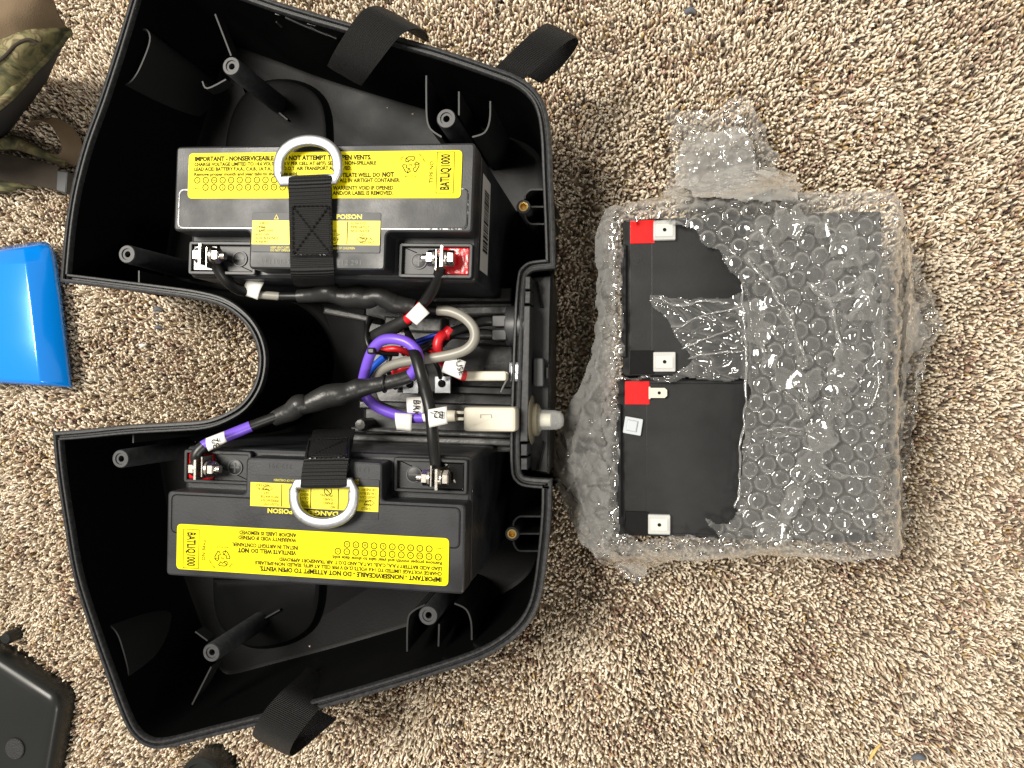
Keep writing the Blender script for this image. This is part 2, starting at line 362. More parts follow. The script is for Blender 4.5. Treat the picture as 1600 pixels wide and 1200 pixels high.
# ---------------------------------------------------------------- carpet
def carpet():
    m = bpy.data.materials.new('carpet_backing'); m.use_nodes = True; nt = m.node_tree; b = nt.nodes['Principled BSDF']; b.inputs['Roughness'].default_value = .95
    tc = nt.nodes.new('ShaderNodeTexCoord'); v = nt.nodes.new('ShaderNodeTexVoronoi'); v.inputs['Scale'].default_value = 260
    cr = nt.nodes.new('ShaderNodeValToRGB'); cr.color_ramp.elements[0].color = (.10, .075, .05, 1); cr.color_ramp.elements[1].color = (.48, .38, .27, 1)
    nt.links.new(tc.outputs['Object'], v.inputs['Vector']); nt.links.new(v.outputs['Color'], cr.inputs[0]); nt.links.new(cr.outputs[0], b.inputs['Base Color'])
    o = mk('carpet', [(-2.5, -2.5, -.008), (2.5, -2.5, -.008), (2.5, 2.5, -.008), (-2.5, 2.5, -.008)], [(0, 1, 2, 3)], m)
    tag(o, 'beige flecked cut pile carpet backing under everything', 'carpet', kind='structure')
    # yarn tufts
    sp = .0025; x0, x1, y0, y1 = -.61, .33, -.39, .39
    X, Y = np.meshgrid(np.arange(x0, x1, sp), np.arange(y0, y1, sp * .9)); X[::2] += sp / 2
    X = X.ravel() + rng.normal(0, sp * .3, X.size); Y = Y.ravel() + rng.normal(0, sp * .3, Y.size)
    poly = np.array(OUT); dd = np.array([tuple(d) for d in inset_dirs(OUT)]); pin = poly + dd * .022
    inside = np.zeros(X.size, bool); j = len(pin) - 1
    for i in range(len(pin)):
        xi, yi = pin[i]; xj, yj = pin[j]
        c = ((yi > Y) != (yj > Y)) & (X < (xj - xi) * (Y - yi) / (yj - yi + 1e-12) + xi); inside ^= c; j = i
    # nothing to see below the batteries in the wrap
    for (cx, cy) in ((WB1.x, WB1.y), (WB2.x, WB2.y)):
        inside |= (abs(X - cx) < .066) & (abs(Y - cy) < .04)
    q0, q1 = P(86, 395, .0), P(105, 595, .0); inside |= (X < q0.x + (q0.y - Y) / (q0.y - q1.y) * (q1.x - q0.x) - .004) & (Y < q0.y) & (Y > q1.y)
    q0, q1 = P(86, 1086, .018), P(60, 1300, .018); inside |= (X < q1.x - .002) & (Y < q0.y - .004 - (q0.x - X) * -.62)
    q2 = P(313, 1222, .02); inside |= np.hypot(X - q2.x, Y - q2.y) < .0185
    X, Y = X[~inside], Y[~inside]; n = X.size
    def nf(seed, s):       # smooth random field
        r = np.random.default_rng(seed); f = np.zeros(n)
        for k in range(14):
            a = r.uniform(0, 2 * np.pi); kk = s * r.uniform(.5, 1.8); f += np.sin(kk * (X * np.cos(a) + Y * np.sin(a)) + r.uniform(0, 6.3))
        return f / 3.7
    ang = nf(1, 38) * 1.4 + nf(2, 130) * .9 + rng.normal(0, 1.15, n)
    lean = np.clip(.0022 + nf(3, 45) * .0009 + rng.normal(0, .0010, n), .0003, .0055)
    hgt = np.clip(.0082 + nf(4, 60) * .0013 + rng.normal(0, .0012, n), .004, .013)
    rad = np.clip(rng.normal(.00112, .00020, n), .0007, .0018)
    S = 3; R = 4
    tt = np.array([0, .5, .85, 1.0]); rs = np.array([.9, 1.05, 1.0, .55])
    dx, dy = np.cos(ang), np.sin(ang)
    bend = rng.normal(0, .0009, n)
    V = np.zeros((n, R * S, 3), np.float32)
    for r in range(R):
        t = tt[r]; s = lean * t ** 1.7
        cx = X + dx * s - dy * bend * np.sin(np.pi * t); cy = Y + dy * s + dx * bend * np.sin(np.pi * t); cz = -.008 + hgt * (t - .12 * t * t * (lean / .004))
        tx = lean * 1.7 * t ** .7; tz = hgt; ln = np.hypot(tx, tz); tx, tz = tx / ln, tz / ln
        for k in range(S):
            a = 2 * np.pi * (k / S) + .6 * r
            u, v = np.cos(a) * rad * rs[r], np.sin(a) * rad * rs[r]
            # across = (-dy,dx,0); other = tangent x across
            V[:, r * S + k, 0] = cx - dy * u + dx * tz * v
            V[:, r * S + k, 1] = cy + dx * u + dy * tz * v
            V[:, r * S + k, 2] = cz - tx * v
    fl = []
    for r in range(R - 1):
        for k in range(S):
            k2 = (k + 1) % S; fl.append((r * S + k, r * S + k2, (r + 1) * S + k2, (r + 1) * S + k))
    fl = np.array(fl, np.int32); cap = np.array([(R - 1) * S + k for k in range(S)], np.int32)
    idx = (fl[None] + (np.arange(n, dtype=np.int32) * R * S)[:, None, None]).reshape(-1)
    off = (np.arange(n, dtype=np.int32) * R * S); capi = (cap[None] + off[:, None]).reshape(-1)
    me = bpy.data.meshes.new('carpet_pile'); nf_ = n * len(fl); idx = np.concatenate([idx, capi]); starts = np.concatenate([np.arange(0, nf_ * 4, 4), nf_ * 4 + np.arange(0, n * 3, 3)]).astype(np.int32)
    me.vertices.add(n * R * S); me.vertices.foreach_set('co', V.reshape(-1))
    me.loops.add(len(idx)); me.loops.foreach_set('vertex_index', idx)
    me.polygons.add(nf_ + n); me.polygons.foreach_set('loop_start', starts)
    me.polygons.foreach_set('use_smooth', np.ones(nf_ + n, bool))
    me.update(calc_edges=True)
    pal = np.array([(.82, .725, .585), (.73, .62, .48), (.61, .495, .37), (.44, .335, .24), (.16, .125, .105), (.48, .345, .17), (.40, .265, .20)])
    prob = np.array([.36, .28, .17, .09, .045, .035, .02]); q = rng.random(n); sh = np.clip(nf(8, 90) * .12, -.25, .25); q = np.clip(q + sh, 0, .9999)
    ci = np.searchsorted(np.cumsum(prob) / prob.sum(), q).clip(0, 6); c = pal[ci] * np.clip(rng.normal(1, .13, (n, 1)), .6, 1.4)
    ca = me.color_attributes.new('yarn', 'FLOAT_COLOR', 'POINT')
    cc = np.ones((n, R * S, 4), np.float32); cc[:, :, :3] = c[:, None, :]; ca.data.foreach_set('color', cc.reshape(-1))
    ym = bpy.data.materials.new('yarn'); ym.use_nodes = True; nt = ym.node_tree; b = nt.nodes['Principled BSDF']; b.inputs['Roughness'].default_value = .75; b.inputs['Specular IOR Level'].default_value = .25
    at = nt.nodes.new('ShaderNodeVertexColor'); at.layer_name = 'yarn'; nt.links.new(at.outputs[0], b.inputs['Base Color'])
    me.materials.append(ym)
    p = bpy.data.objects.new('carpet_pile', me); COL.objects.link(p)
    tag(p, 'beige cream and brown flecked twisted carpet pile', 'carpet', kind='stuff')
# the two batteries in the wrap: places
WZ = .097
WB1 = (P(973, 343, WZ) + P(973, 586, WZ)) / 2 + Vector((.0755, 0, 0)); WB1.z = 0
WB2 = (P(965, 592, WZ) + P(965, 838, WZ)) / 2 + Vector((.0755, 0, 0)); WB2.z = 0
carpet()

# ---------------------------------------------------------------- battery box
box = thing('battery_box', 'open black plastic battery box shell with U-shaped cutout, lying on beige carpet', 'battery box', P(480, 580, 0))
V, Fc = rings(OUT, [(.013, -.002), (.010, .003), (.0022, RIM - .012), (.0004, RIM - .0065), (.0, RIM - .006)], True, False)
mk('outer_wall', V, Fc, M['shell'], box)
V, Fc = rings(OUT, [(0, RIM - .006), (-.0002, RIM - .003), (.0002, RIM - .001), (.0009, RIM - .0006), (.0023, RIM - .0006), (.0027, RIM - .0012), (.0029, RIM - .0034), (.0041, RIM - .0034), (.0043, RIM - .0008), (.0047, RIM), (.0058, RIM), (.0063, RIM - .0006), (.0065, RIM - .004)], False, False)
mk('rim', V, Fc, M['rim'], box)
V, Fc = rings(OUT, [(.0065, RIM - .004), (.0085, .06), (.0125, .010), (.0145, .005), (.0175, .004)], False, True)
mk('inner_wall', V, Fc, M['shell'], box)
# raised pads moulded in the floor
for l in ([(348, 262), (352, 205), (368, 158), (400, 128), (450, 124), (490, 142), (508, 180), (510, 262)], [(330, 905), (332, 950), (345, 985), (385, 1012), (440, 1008), (480, 985), (496, 950), (500, 905)]):
    V, Fc = rings([tuple(q.xy) for q in catmull([P(x, y, .012) for x, y in l], 5)], [(-.004, .0030), (-.001, .0060), (.0, .0085), (.0012, .0100), (.004, .0106)], False, True)
    mk('floor_pad', V, Fc, M['shell'], box)
# screw bosses
def boss(px, py, z, r=.0066):
    c = P(px, py, z)
    lathe('screw_boss', [(r * 1.12, .0035), (r, z - .0008), (r - .0006, z), (r * .62, z), (r * .58, z - .001), (r * .34, z - .001), (r * .33, z - .012), (.00005, z - .012)], (c.x, c.y, 0), M['boss'], box, n=36)
for q in ((361, 103, .080), (697, 185, .085), (198, 397, .085), (188, 717, .085), (330, 1020, .080), (669, 962, .085)): boss(*q)
def rib(pts, zt, zb=.004, th=.0011, name='rib', m='ribm'):
    pl = [P(x, y, zt) for x, y in pts]; n = len(pl); V = []; Fc = []
    pl = catmull(pl, 4) if n > 2 else pl; n = len(pl)
    for i in range(n):
        d = (pl[min(i + 1, n - 1)] - pl[max(i - 1, 0)]); d.z = 0; d.normalize(); q = Vector((-d.y, d.x, 0)) * th / 2
        for s in (1, -1): V += [(*(pl[i] + q * s * 1.3)[:2], zb), (*(pl[i] + q * s)[:2], zt)]
    for i in range(n - 1):
        a = 4 * i; b = a + 4
        Fc += [(a, b, b + 1, a + 1), (a + 1, b + 1, b + 3, a + 3), (a + 3, b + 3, b + 2, a + 2)]
    Fc += [(0, 1, 3, 2), (4 * n - 4, 4 * n - 3, 4 * n - 1, 4 * n - 2)]
    mk(name, V, Fc, M[m], box, ang=30)
for pts, zt, *zb_ in (([(190, 57), (215, 48), (228, 46), (234, 56), (232, 72), (222, 98), (213, 116), (202, 129), (185, 136), (160, 145)], .088),
                ([(133, 961), (150, 967), (172, 978), (184, 992), (192, 1015), (199, 1042), (200, 1056), (193, 1064), (180, 1061), (160, 1052)], .088),
                ([(336, 22), (361, 87)], .078, .066), ([(353, 124), (324, 138), (316, 127)], .07, .06), ([(436, 176), (449, 187)], .014),
                ([(330, 1042), (300, 1101)], .078, .066), ([(324, 1001), (305, 987)], .07, .06), ([(410, 968), (437, 953)], .014),
                ([(666, 118), (666, 150), (667, 185), (673, 202), (690, 214)], .08), ([(717, 143), (717, 180)], .08), ([(766, 158), (765, 188), (757, 207), (738, 214)], .08),
                ([(664, 945), (645, 955), (637, 970), (636, 1018)], .08), ([(686, 975), (685, 1010)], .08), ([(710, 943), (728, 952), (736, 972), (737, 1000)], .08)):
    rib(pts, zt, *zb_)
for x, y, s in ((818, 323, 1), (800, 834, 1)):
    z = .088; c = P(x, y, z)
    o = lathe('insert_boss', [(.0052, .0035), (.0047, z - .0006), (.0043, z), (.0030, z), (.0030, z - .008)], (c.x, c.y, 0), M['boss'], box)
    lathe('brass_insert', [(.0030, z - .006), (.0030, z + .0004), (.0021, z + .0004), (.0019, z - .0002), (.0018, z - .008), (.0001, z - .008)], (c.x, c.y, 0), M['brass'], o)
    e = 858 if y < 500 else 848
    rib([(x + 2, y - 12), (x + 3, y - 19), (x + 10, y - 26), (x + 20, y - 27), (e, y - 27)], z - .001, name='insert_rib')
    rib([(x + 12, y), (e, y)], z - .001, name='insert_rib')
    rib([(x + 2, y + 12), (x + 4, y + 19), (x + 10, y + 26), (x + 20, y + 27), (e - 2, y + 27)], z - .001, name='insert_rib')
for x, y in ((217, 432), (208, 682)):
    rib([(x, y - 9), (x, y + 10)], .086)
# moulded emblem plate on the upper side wall
def on_wall(px, py):
    pts = OUT + OUT[:1]
    for k in range(80):
        z = RIM - .006 - k * .001; p = P(px, py, z); best = 9
        for (ax, ay), (bx, by) in zip(pts[:-1], pts[1:]):
            dx, dy = bx - ax, by - ay; l2 = dx * dx + dy * dy
            if l2 < 1e-12: continue
            t = max(0, min(1, ((p.x - ax) * dx + (p.y - ay) * dy) / l2)); dd_ = math.hypot(p.x - ax - t * dx, p.y - ay - t * dy)
            if dd_ < best: best = dd_; sgn = dx * (p.y - ay) - dy * (p.x - ax)
        need = .0065 + (.096 - z) / .036 * .002
        if (best if sgn > 0 else -best) < need + .0002: return P(px, py, z)
    return P(px, py, .06)
for pl in ([(419, 2), (434, 8), (446, 26), (431, 21), (419, 2)], [(440, 10), (470, 24), (508, 40)], [(446, 27), (470, 38), (512, 55)], [(471, 20), (483, 25), (494, 41), (481, 36), (471, 20)], [(477, 32), (488, 44), (500, 50)], [(506, 36), (520, 42), (526, 60), (512, 54), (506, 36)], [(432, 34), (440, 42)]):
    V, F_ = tube_geo([on_wall(*q) for q in pl], .0007, 6); mk('moulded_emblem_line', V, F_, M['boss'], box)
# top edge of the connector plate
pc = [P(x, y, RIM) for x, y in ((829, 478), (827, 585), (825, 690), (813, 690), (816, 585), (819, 478))]
prism('connector_plate', [tuple(p[:2]) for p in pc], RIM - .03, RIM + .0012, M['rim'], box, b=.0006)
for ya, yb in ((455, 474), (432, 452), (694, 712), (716, 734)):
    pc = [P(x, y, RIM) for x, y in ((829, ya), (828.5, yb), (820, yb), (820.5, ya))] if ya < 600 else [P(x, y, RIM) for x, y in ((824, ya), (824, yb), (814, yb), (814, ya))]
    prism('plate_tooth', [tuple(p[:2]) for p in pc], RIM - .03, RIM + .0006, M['rim'], box, b=.0005)
# front fascia (recessed outside face of the connector plate)
fz = .082
fp = [P(x, y, fz) for x, y in ((829, 431), (863, 427), (861, 500), (858, 690), (857, 742), (826, 738), (823, 690), (826, 585))]
V, Fc = rings([tuple(p[:2]) for p in fp], [(.004, -.001), (.001, .05), (0, .078), (.0015, .080)])
mk('fascia', V, Fc, M['fascia'], box)
for pts in ([(838, 440), (846, 480)], [(848, 690), (838, 735)]): rib(pts, .084, .07, name='fascia_rib', m='shell')
# breaker pocket on the fascia
c0, c1 = P(836, 560, .079), P(852, 604, .079); prism('breaker_button', round_poly(rect(c0.x, c1.x, c1.y, c0.y), .002), .079, .089, M['socket'], box)
c0, c1 = P(853, 574, .08), P(858, 592, .08); prism('button_tab', rect(c0.x, c1.x, c1.y, c0.y), .079, .084, M['boss'], box)

# wiring tray between the batteries
tz = .052
pts = [P(x, y, tz) for x, y in ((566, 470), (806, 452), (806, 708), (566, 700))]
prism('wiring_tray', round_poly([tuple(p[:2]) for p in pts], .004), .004, tz, M['tray'], box, b=.003)
def bar(pa, pb, w_, z0, z1, m, name):
    a, b = P(*pa, z1), P(*pb, z1); d = (b - a); d.z = 0; d.normalize(); q = Vector((-d.y, d.x, 0)) * w_ / 2
    prism(name, [tuple((a + q)[:2]), tuple((a - q)[:2]), tuple((b - q)[:2]), tuple((b + q)[:2])], z0, z1, M[m], box, b=.0012)
for (a, b, w_, z1, m, n) in (((548, 671), (806, 682), .0032, .066, 'rail', 'tray_rail'), ((545, 684), (806, 692), .0044, .070, 'rail', 'tray_rail'), ((543, 697), (806, 702), .0040, .062, 'rail', 'tray_rail'),
                             ((505, 484), (575, 498), .0046, .078, 'rail', 'tray_rail'), ((600, 505), (690, 508), .010, .062, 'rail', 'tray_rail'), ((690, 486), (806, 484), .006, .066, 'rail', 'tray_rail'),
                             ((640, 462), (800, 461), .010, .062, 'tray', 'tray_step'), ((735, 533), (806, 535), .0045, .068, 'tray', 'tray_step'), ((680, 608), (812, 612), .006, .066, 'tray', 'tray_step'), ((560, 632), (806, 640), .006, .060, 'tray', 'tray_step')):
    bar(a, b, w_, tz - .002, z1, m, n)
for x, y in ((562, 664), (560, 700)):
    c = P(x, y, .074); lathe('rail_clip', [(.0042, .05), (.0046, .070), (.0036, .0735), (.0001, .074)], (c.x, c.y, 0), M['rail'], box, n=9)
# small terminal block with plated corners
c = P(668, 588, .075)
tb = prism('terminal_block', rect(c.x - .021, c.x + .012, c.y - .011, c.y + .011), tz, .076, M['well'], box)
for x, y in ((640, 598), (690, 597)):
    q = P(x, y, .078); pl_ = prism('corner_plate', rect(q.x - .005, q.x + .006, q.y - .0075, q.y + .004), .075, .0775, M['metalplate'], tb, b=.0004)
    lathe('plate_screw', [(.0026, .0775), (.0026, .0782), (.0022, .0787), (.0001, .0787)], (q.x, q.y - .001, 0), M['black_seal'], pl_, n=16)

# ---------------------------------------------------------------- lead acid batteries in the box
BH = .158
def recycle(cx, cy, r, z):
    G = []
    for k in range(3):
        a = math.pi / 2 + k * 2 * math.pi / 3
        def pt(rr, da): return (cx + rr * r * math.cos(a + da), cy + rr * r * math.sin(a + da))
        G.append(stroke_geo([pt(1, -.38), pt(1, .38), pt(.95, .62), pt(.5, .50), pt(.62, .0), pt(.5, -.5), pt(.92, -.55)], r * .10, z, True))
        G.append(stroke_geo([pt(1.05, .62), pt(.75, 1.0), pt(.42, .62)], r * .10, z))
    G.append(text_geo('Pb', r * .42, cx, cy - r * .14, align='CENTER', z=z)); return G
bat = thing('sealed_battery', 'black sealed battery with barcode sticker on its end, fused grey cable on minus post', 'battery', (*[0, 0], 0), 0, 'box batteries')
prism('case', round_poly(rect(-.0895, .0895, -.038, .0365), .004), 0, .141, M['case'], bat, b=.0025, local=True)
lidp = [(-.0895, -.013), (-.0415, -.013), (-.0415, -.0345), (.0405, -.0345), (.0405, -.013), (.0895, -.013), (.0895, .0365), (-.0895, .0365)]
lid = prism('lid', round_poly(lidp, .0028, 4), .1395, BH, M['case'], bat, b=.0012, local=True)
frame_prism('lid_panel', round_poly(rect(-.0860, .0860, -.0105, .0105), .003), .0005, BH - .001, BH + .00035, M['case'], lid, local=True, floor=BH + .0003)
G = [xform(stroke_geo(round_poly(rect(-.0866, .0866, -.0111, .0111), .0033), .0006, 0, True), Matrix.Translation((0, 0, BH + .00012)))]
mk('panel_groove', *merge(*G), M['black_seal'], lid, True, smooth=False)
for s in (-1, 1):
    wl = frame_prism('terminal_well', round_poly(rect(min(s * .044, s * .0875), max(s * .044, s * .0875), -.0365, -.0165), .002), .0022, .1405, .1455, M['well'], bat, True, floor=.1425)
    a, b = (s * .0855, s * .069); prism('sealant', round_poly(rect(min(a, b), max(a, b), -.0345, -.0185), .0015), .142, .1442, M['red_seal'] if s > 0 else M['black_seal'], wl, local=True, b=.001)
    cx, cy = s * .0555, -.0265
    dm = lathe('polarity_mark', [(.0048, .1422), (.0048, .1429), (.0042, .1431), (.0001, .1431)], (cx, cy, 0), M['well'], wl, local=True)
    g = [stroke_geo([(cx - .003, cy), (cx + .003, cy)], .0009, .1434)] + ([stroke_geo([(cx, cy - .003), (cx, cy + .003)], .0009, .1435)] if s > 0 else []) + [stroke_geo(circ(cx, cy, .0044, 24), .0005, .1434, True)]
    mk('polarity_sign', *merge(*g), M['boss'], dm, True, smooth=False)
    # post: upright lug with a bolt through it, the nut on the inner side
    px_ = s * .0725; by = -.0262; bz = .1515
    t = prism('terminal', rect(px_ - .0009, px_ + .0009, by - .0058, by + .0062), .1425, .158, M['nut'], bat, b=.0003, local=True)
    prism('cable_lug', rect(px_ - s * .0034 - .0005, px_ - s * .0034 + .0005, by - .0075, by + .0045), .1455, .1565, M['nut'], t, b=.0003, local=True)
    def hexa(x0, x1, r, name):
        V, Fc = lathe_geo([(r * .8, x0), (r, x0 + (x1 - x0) * .15), (r, x1 - (x1 - x0) * .15), (r * .8, x1)], (0, by, bz), 'X', 6); mk(name, V, Fc, M['nut'], t, True, ang=20)
    def disc(x0, x1, r, name): lathe(name, [(r, x0), (r, x1)], (0, by, bz), M['nut'], t, 'X', 24, True)
    q = lambda v: px_ - s * v
    disc(min(q(-.0022), q(-.001)), max(q(-.0022), q(-.001)), .0048, 'washer'); hexa(min(q(-.0062), q(-.0023)), max(q(-.0062), q(-.0023)), .0047, 'bolt_head')
    disc(min(q(.0045), q(.0057)), max(q(.0045), q(.0057)), .0050, 'washer'); hexa(min(q(.0058), q(.0098)), max(q(.0058), q(.0098)), .0046, 'nut')
    a_, b_ = q(.0099), q(.0125); lathe('bolt_end', [(.0023, min(a_, b_)), (.0023, max(a_, b_))], (0, by, bz), M['nut'], t, 'X', 16, True)
# big yellow label
lx0, lx1, ly0, ly1 = -.0808, .0825, .0058, .0322
lab = prism('warning_label', round_poly(rect(lx0, lx1, ly0, ly1), .0028), BH + .0002, BH + .0008, M['yellow'], bat, b=.0001, local=True)
zt = BH + .00092; G = []
tx = lambda s, x, y, size, wd, bold=.012: G.append(text_geo(s, size, x, y, width=wd, bold=bold + .022, z=zt))
xa = lx0 + .0037
tx('IMPORTANT - NONSERVICEABLE - DO NOT ATTEMPT TO OPEN VENTS.', xa, .0276, .0036, .1075, .02)
tx('CHARGE VOLTAGE LIMITED TO 14.6 VOLTS (2.43 V PER CELL AT 68°F). SEALED, NON-SPILLABLE', xa, .0247, .0028, .1105)
tx('LEAD ACID BATTERY F.A.A., C.A.B., I.A.T.A., AND D.O.T. AIR TRANSPORT APPROVED.', xa, .0219, .0028, .0960)
tx('Remove proper month and year tabs to show date sold.', xa, .0190, .0027, .0640, .004)
for i, mth in enumerate(['JA', 'FE', 'MAR', 'AP', 'MY', 'JU', 'JY', 'AU', 'SE', 'OC', 'NO', 'DE']):
    x = xa + .0022 + i * .0053; G.append(stroke_geo(circ(x, .0164, .0017), .00042, zt, True)); G.append(text_geo(mth, .0014, x, .0159, align='CENTER', width=None, z=zt, sx=.8))
for i in range(10):
    x = xa + .0075 + i * .0053; G.append(stroke_geo(circ(x, .0122, .0017), .00042, zt, True)); G.append(text_geo(str((i + 1) % 10), .0022, x, .0114, align='CENTER', z=zt))
G.append(text_geo('E-46531', .0013, xa - .0004, .0112, z=zt))
xb = .0105 - .002
tx('VENTILATE WELL. DO', xb, .0178, .0033, .0275, .014); tx('NOT', xb + .0286, .0178, .0036, .0068, .03)
tx('INSTALL IN AIRTIGHT CONTAINER.', xb - .0015, .0148, .0031, .0405, .01)
tx('WARRENTY VOID IF OPENED', xb, .0106, .0031, .0355, .012); tx('AND/OR LABEL IS REMOVED.', xb, .0077, .0031, .0355, .012)
G += recycle(.0535, .0243, .0048, zt)
G.append(text_geo('LEAD', .0017, .0473, .0262, rot=.9, z=zt)); G.append(text_geo('RETURN', .0015, .0578, .0300, rot=-.9, z=zt)); G.append(text_geo('RECYCLE', .0017, .0501, .0173, z=zt))
G.append(text_geo('TYPE NO.', .0030, .0664, .0140, rot=math.pi / 2, bold=.01, z=zt)); G.append(text_geo('BATLIQ1000', .0074, .0757, .0102, rot=math.pi / 2, width=.0196, bold=.025, z=zt))
G.append(stroke_geo(rect(.0684, .0782, .0086, .0312), .0004, zt, True))
mk('print', *merge(*G), M['ink'], lab, True, smooth=False)
# small danger label on the tab
dl = prism('danger_label', round_poly(rect(-.0400, .0372, -.0248, -.0022), .001), BH + .0001, BH + .0006, M['clearfilm'], bat, b=.0001, local=True)
z1 = BH + .0007; V, Fc = [(-.0398, -.0205, z1), (.0370, -.0205, z1), (.0370, -.0068, z1), (-.0398, -.0068, z1)], [(0, 1, 2, 3)]
mk('yellow_band', V, Fc, M['yellow_ink'], dl, True, smooth=False)
G = []; zt = z1 + .0001
G.append(text_geo('DANGER', .0036, -.0165, -.0058, width=.0200, bold=.03, z=zt)); G.append(text_geo('POISON', .0036, .0110, -.0058, width=.0150, bold=.03, z=zt))
G.append(stroke_geo([(-.0262, -.0060), (-.0238, -.0060), (-.0250, -.0036)], .0005, zt, True))
for y, s in ((-.0229, 'KEEP VENT CAPS TIGHT AND LEVEL.  KEEP OUT OF REACH OF CHILDREN'), (-.0245, 'DO NOT OPEN BATTERY!')):
    G.append(text_geo(s, .0018, -.028, y, z=zt, sx=.85))
mk('yellow_print', *merge(*G), M['yellow_ink'], dl, True, smooth=False)
G = []
for x in (-.0162, .0002, .0178): G.append(stroke_geo([(x, -.0072), (x, -.0200)], .0004, zt))
col_txt = [(-.0385, ['SHIELD', 'EYES', 'EXPLOSIVE', 'GASES CAN', 'CAUSE BLINDNESS', 'OR INJURY.'], .019), (-.0145, ['NO', '• SPARKS', '• FLAMES', '• SMOKING'], .012), (.0015, ['SULFURIC', 'ACID', 'CAN CAUSE', 'BLINDNESS OR', 'SEVERE BURNS.'], .015), (.0195, ['FLUSH EYES', 'IMMEDIATELY', 'WITH WATER', 'GET', 'MEDICAL', 'HELP FAST.'], .0150)]
for x, ls, wd in col_txt:
    for i, s in enumerate(ls): G.append(text_geo(s, .0021, x + (.006 if i > 2 and x > .01 else .003 if x < -.03 and i < 3 else 0), -.0090 - i * .00215, z=zt, sx=.86))
G.append(stroke_geo(circ(-.0100, -.0172, .0022), .0004, zt, True)); G.append(stroke_geo([(-.0116, -.0157), (-.0084, -.0187)], .0004, zt))
for cx, cy in ((-.0345, -.0115), (.0265, -.0172), (.0095, -.0185)):
    G.append(stroke_geo([(cx - .003, cy), (cx - .001, cy + .0012), (cx + .001, cy + .0006), (cx + .003, cy + .001), (cx + .002, cy - .001), (cx - .001, cy - .0016)], .0003, zt, True))
mk('print', *merge(*G), M['ink'], dl, True, smooth=False)
mk('stamped_code', *text_geo('L2 18.01.15', .0042, -.034, -.0315, z=BH + .0002, sx=.9), M['well'], lid, True, smooth=False)
mk('stamped_code', *text_geo('212 291', .0042, .012, -.0318, z=BH + .0002, sx=1.1), M['well'], lid, True, smooth=False)
# grey barcode sticker on the short end
V, Fc = [(.0899, .026, .112), (.0899, -.030, .112), (.0899, -.030, .136), (.0899, .026, .136)], [(0, 1, 2, 3)]
stk = mk('barcode_sticker', V, Fc, M['sticker'], bat, True, smooth=False)
G = []; y = .018
while y > -.018:
    d = random.choice((.0006, .0010, .0016)); G.append(([(.0902, y, .116), (.0902, y - d, .116), (.0902, y - d, .130), (.0902, y, .130)], [(0, 1, 2, 3)])); y -= d + random.choice((.0007, .0011))
mk('barcode', *merge(*G), M['ink'], stk, True, smooth=False)
cu = P(509, 326, .162)
au = math.radians(-2.13); bat.location = (cu.x - .0042, cu.y, .004); bat.rotation_euler = (0, 0, au)
bat2 = copy_tree(bat); bat2['label'] = 'black sealed battery with purple cable bolted to its red plus terminal'
cl = P(498, 815, .162); bat2.location = (cl.x - .0045, cl.y + .0005, .004); bat2.rotation_euler = (0, 0, math.pi + math.radians(-1.15))
for ch in list(bat2.children):
    if ch.name.startswith('barcode_sticker'):
        for g in list(ch.children): bpy.data.objects.remove(g)
        bpy.data.objects.remove(ch)
BT = .004 + BH

# ---------------------------------------------------------------- lifting straps with D-rings
def dring(c, out, side, up, name, par):
    """flat D: bar at c, bow towards 'out'"""
    c = Vector(c); hw = .0175; pts = []
    for k in range(25):
        a = math.pi * k / 24; pts.append(c + side * hw * math.cos(a) * (1.0 + .06 * math.sin(a)) + out * (.0045 + .0165 * math.sin(a) ** .8))
    loop = [c + side * hw * .92 - out * .001] + [c + side * hw + out * .003] + pts + [c - side * hw + out * .003] + [c - side * hw * .92 - out * .001]
    n = len(loop); V = []; Fc = []; K = 12
    for i in range(n):
        t = (loop[(i + 1) % n] - loop[i - 1]).normalized(); nn = up; u = t.cross(nn).normalized()
        for k in range(K):
            a = 2 * math.pi * k / K; ca, sa = math.cos(a), math.sin(a)
            ex = lambda v: math.copysign(abs(v) ** .6, v)
            V.append(loop[i] + u * ex(ca) * .0031 + nn * ex(sa) * .0017)
    for i in range(n):
        j = (i + 1) % n
        for k in range(K): k2 = (k + 1) % K; Fc.append((i * K + k, i * K + k2, j * K + k2, j * K + k))
    return mk(name, V, Fc, M['steel'], par, ang=50)
def stitches(corners, par, zoff, mname='black_seal'):
    """dashes of thread along a boxed X"""
    a, b, c, d = [Vector(q) for q in corners]; G = []
    for p, q in ((a, b), (b, c), (c, d), (d, a), (a, c), (b, d)):
        L = (q - p).length; n = int(L / .0026)
        for k in range(n):
            s = p + (q - p) * ((k + .15) / n); e = p + (q - p) * ((k + .8) / n); m_ = (s + e) / 2 + Vector((0, 0, .0005))
            G.append(tube_geo([s, m_, e], .00042, 5))
    return mk('stitching', *merge(*G), M[mname], par)
s1 = thing('lifting_strap', 'black webbing strap with steel D-ring lying on battery with the barcode sticker', 'strap', (cu.x, cu.y, BT))
top = [P(484, 283, BT + .006), P(484, 284, BT + .0030), P(485, 312, BT + .0026), P(486, 360, BT + .0024), P(487, 405, BT + .0024), P(488, 425, BT + .0010), P(489, 437, BT - .010), P(492, 446, BT - .035), P(495, 452, BT - .07)]
X1 = Vector((1, .0, 0))
wb = ribbon('webbing', top, [X1], [.0258] * len(top), M['web'], s1)
lo = [P(484, 281, BT + .0086), P(484, 296, BT + .0062), P(485, 330, BT + .0046), P(486, 372, BT + .0042), P(487, 400, BT + .0040)]
wt = ribbon('webbing_fold', [P(484, 277, BT + .005), P(484, 276, BT + .0075)] + lo, [X1], [.0252] * 7, M['web'], s1)
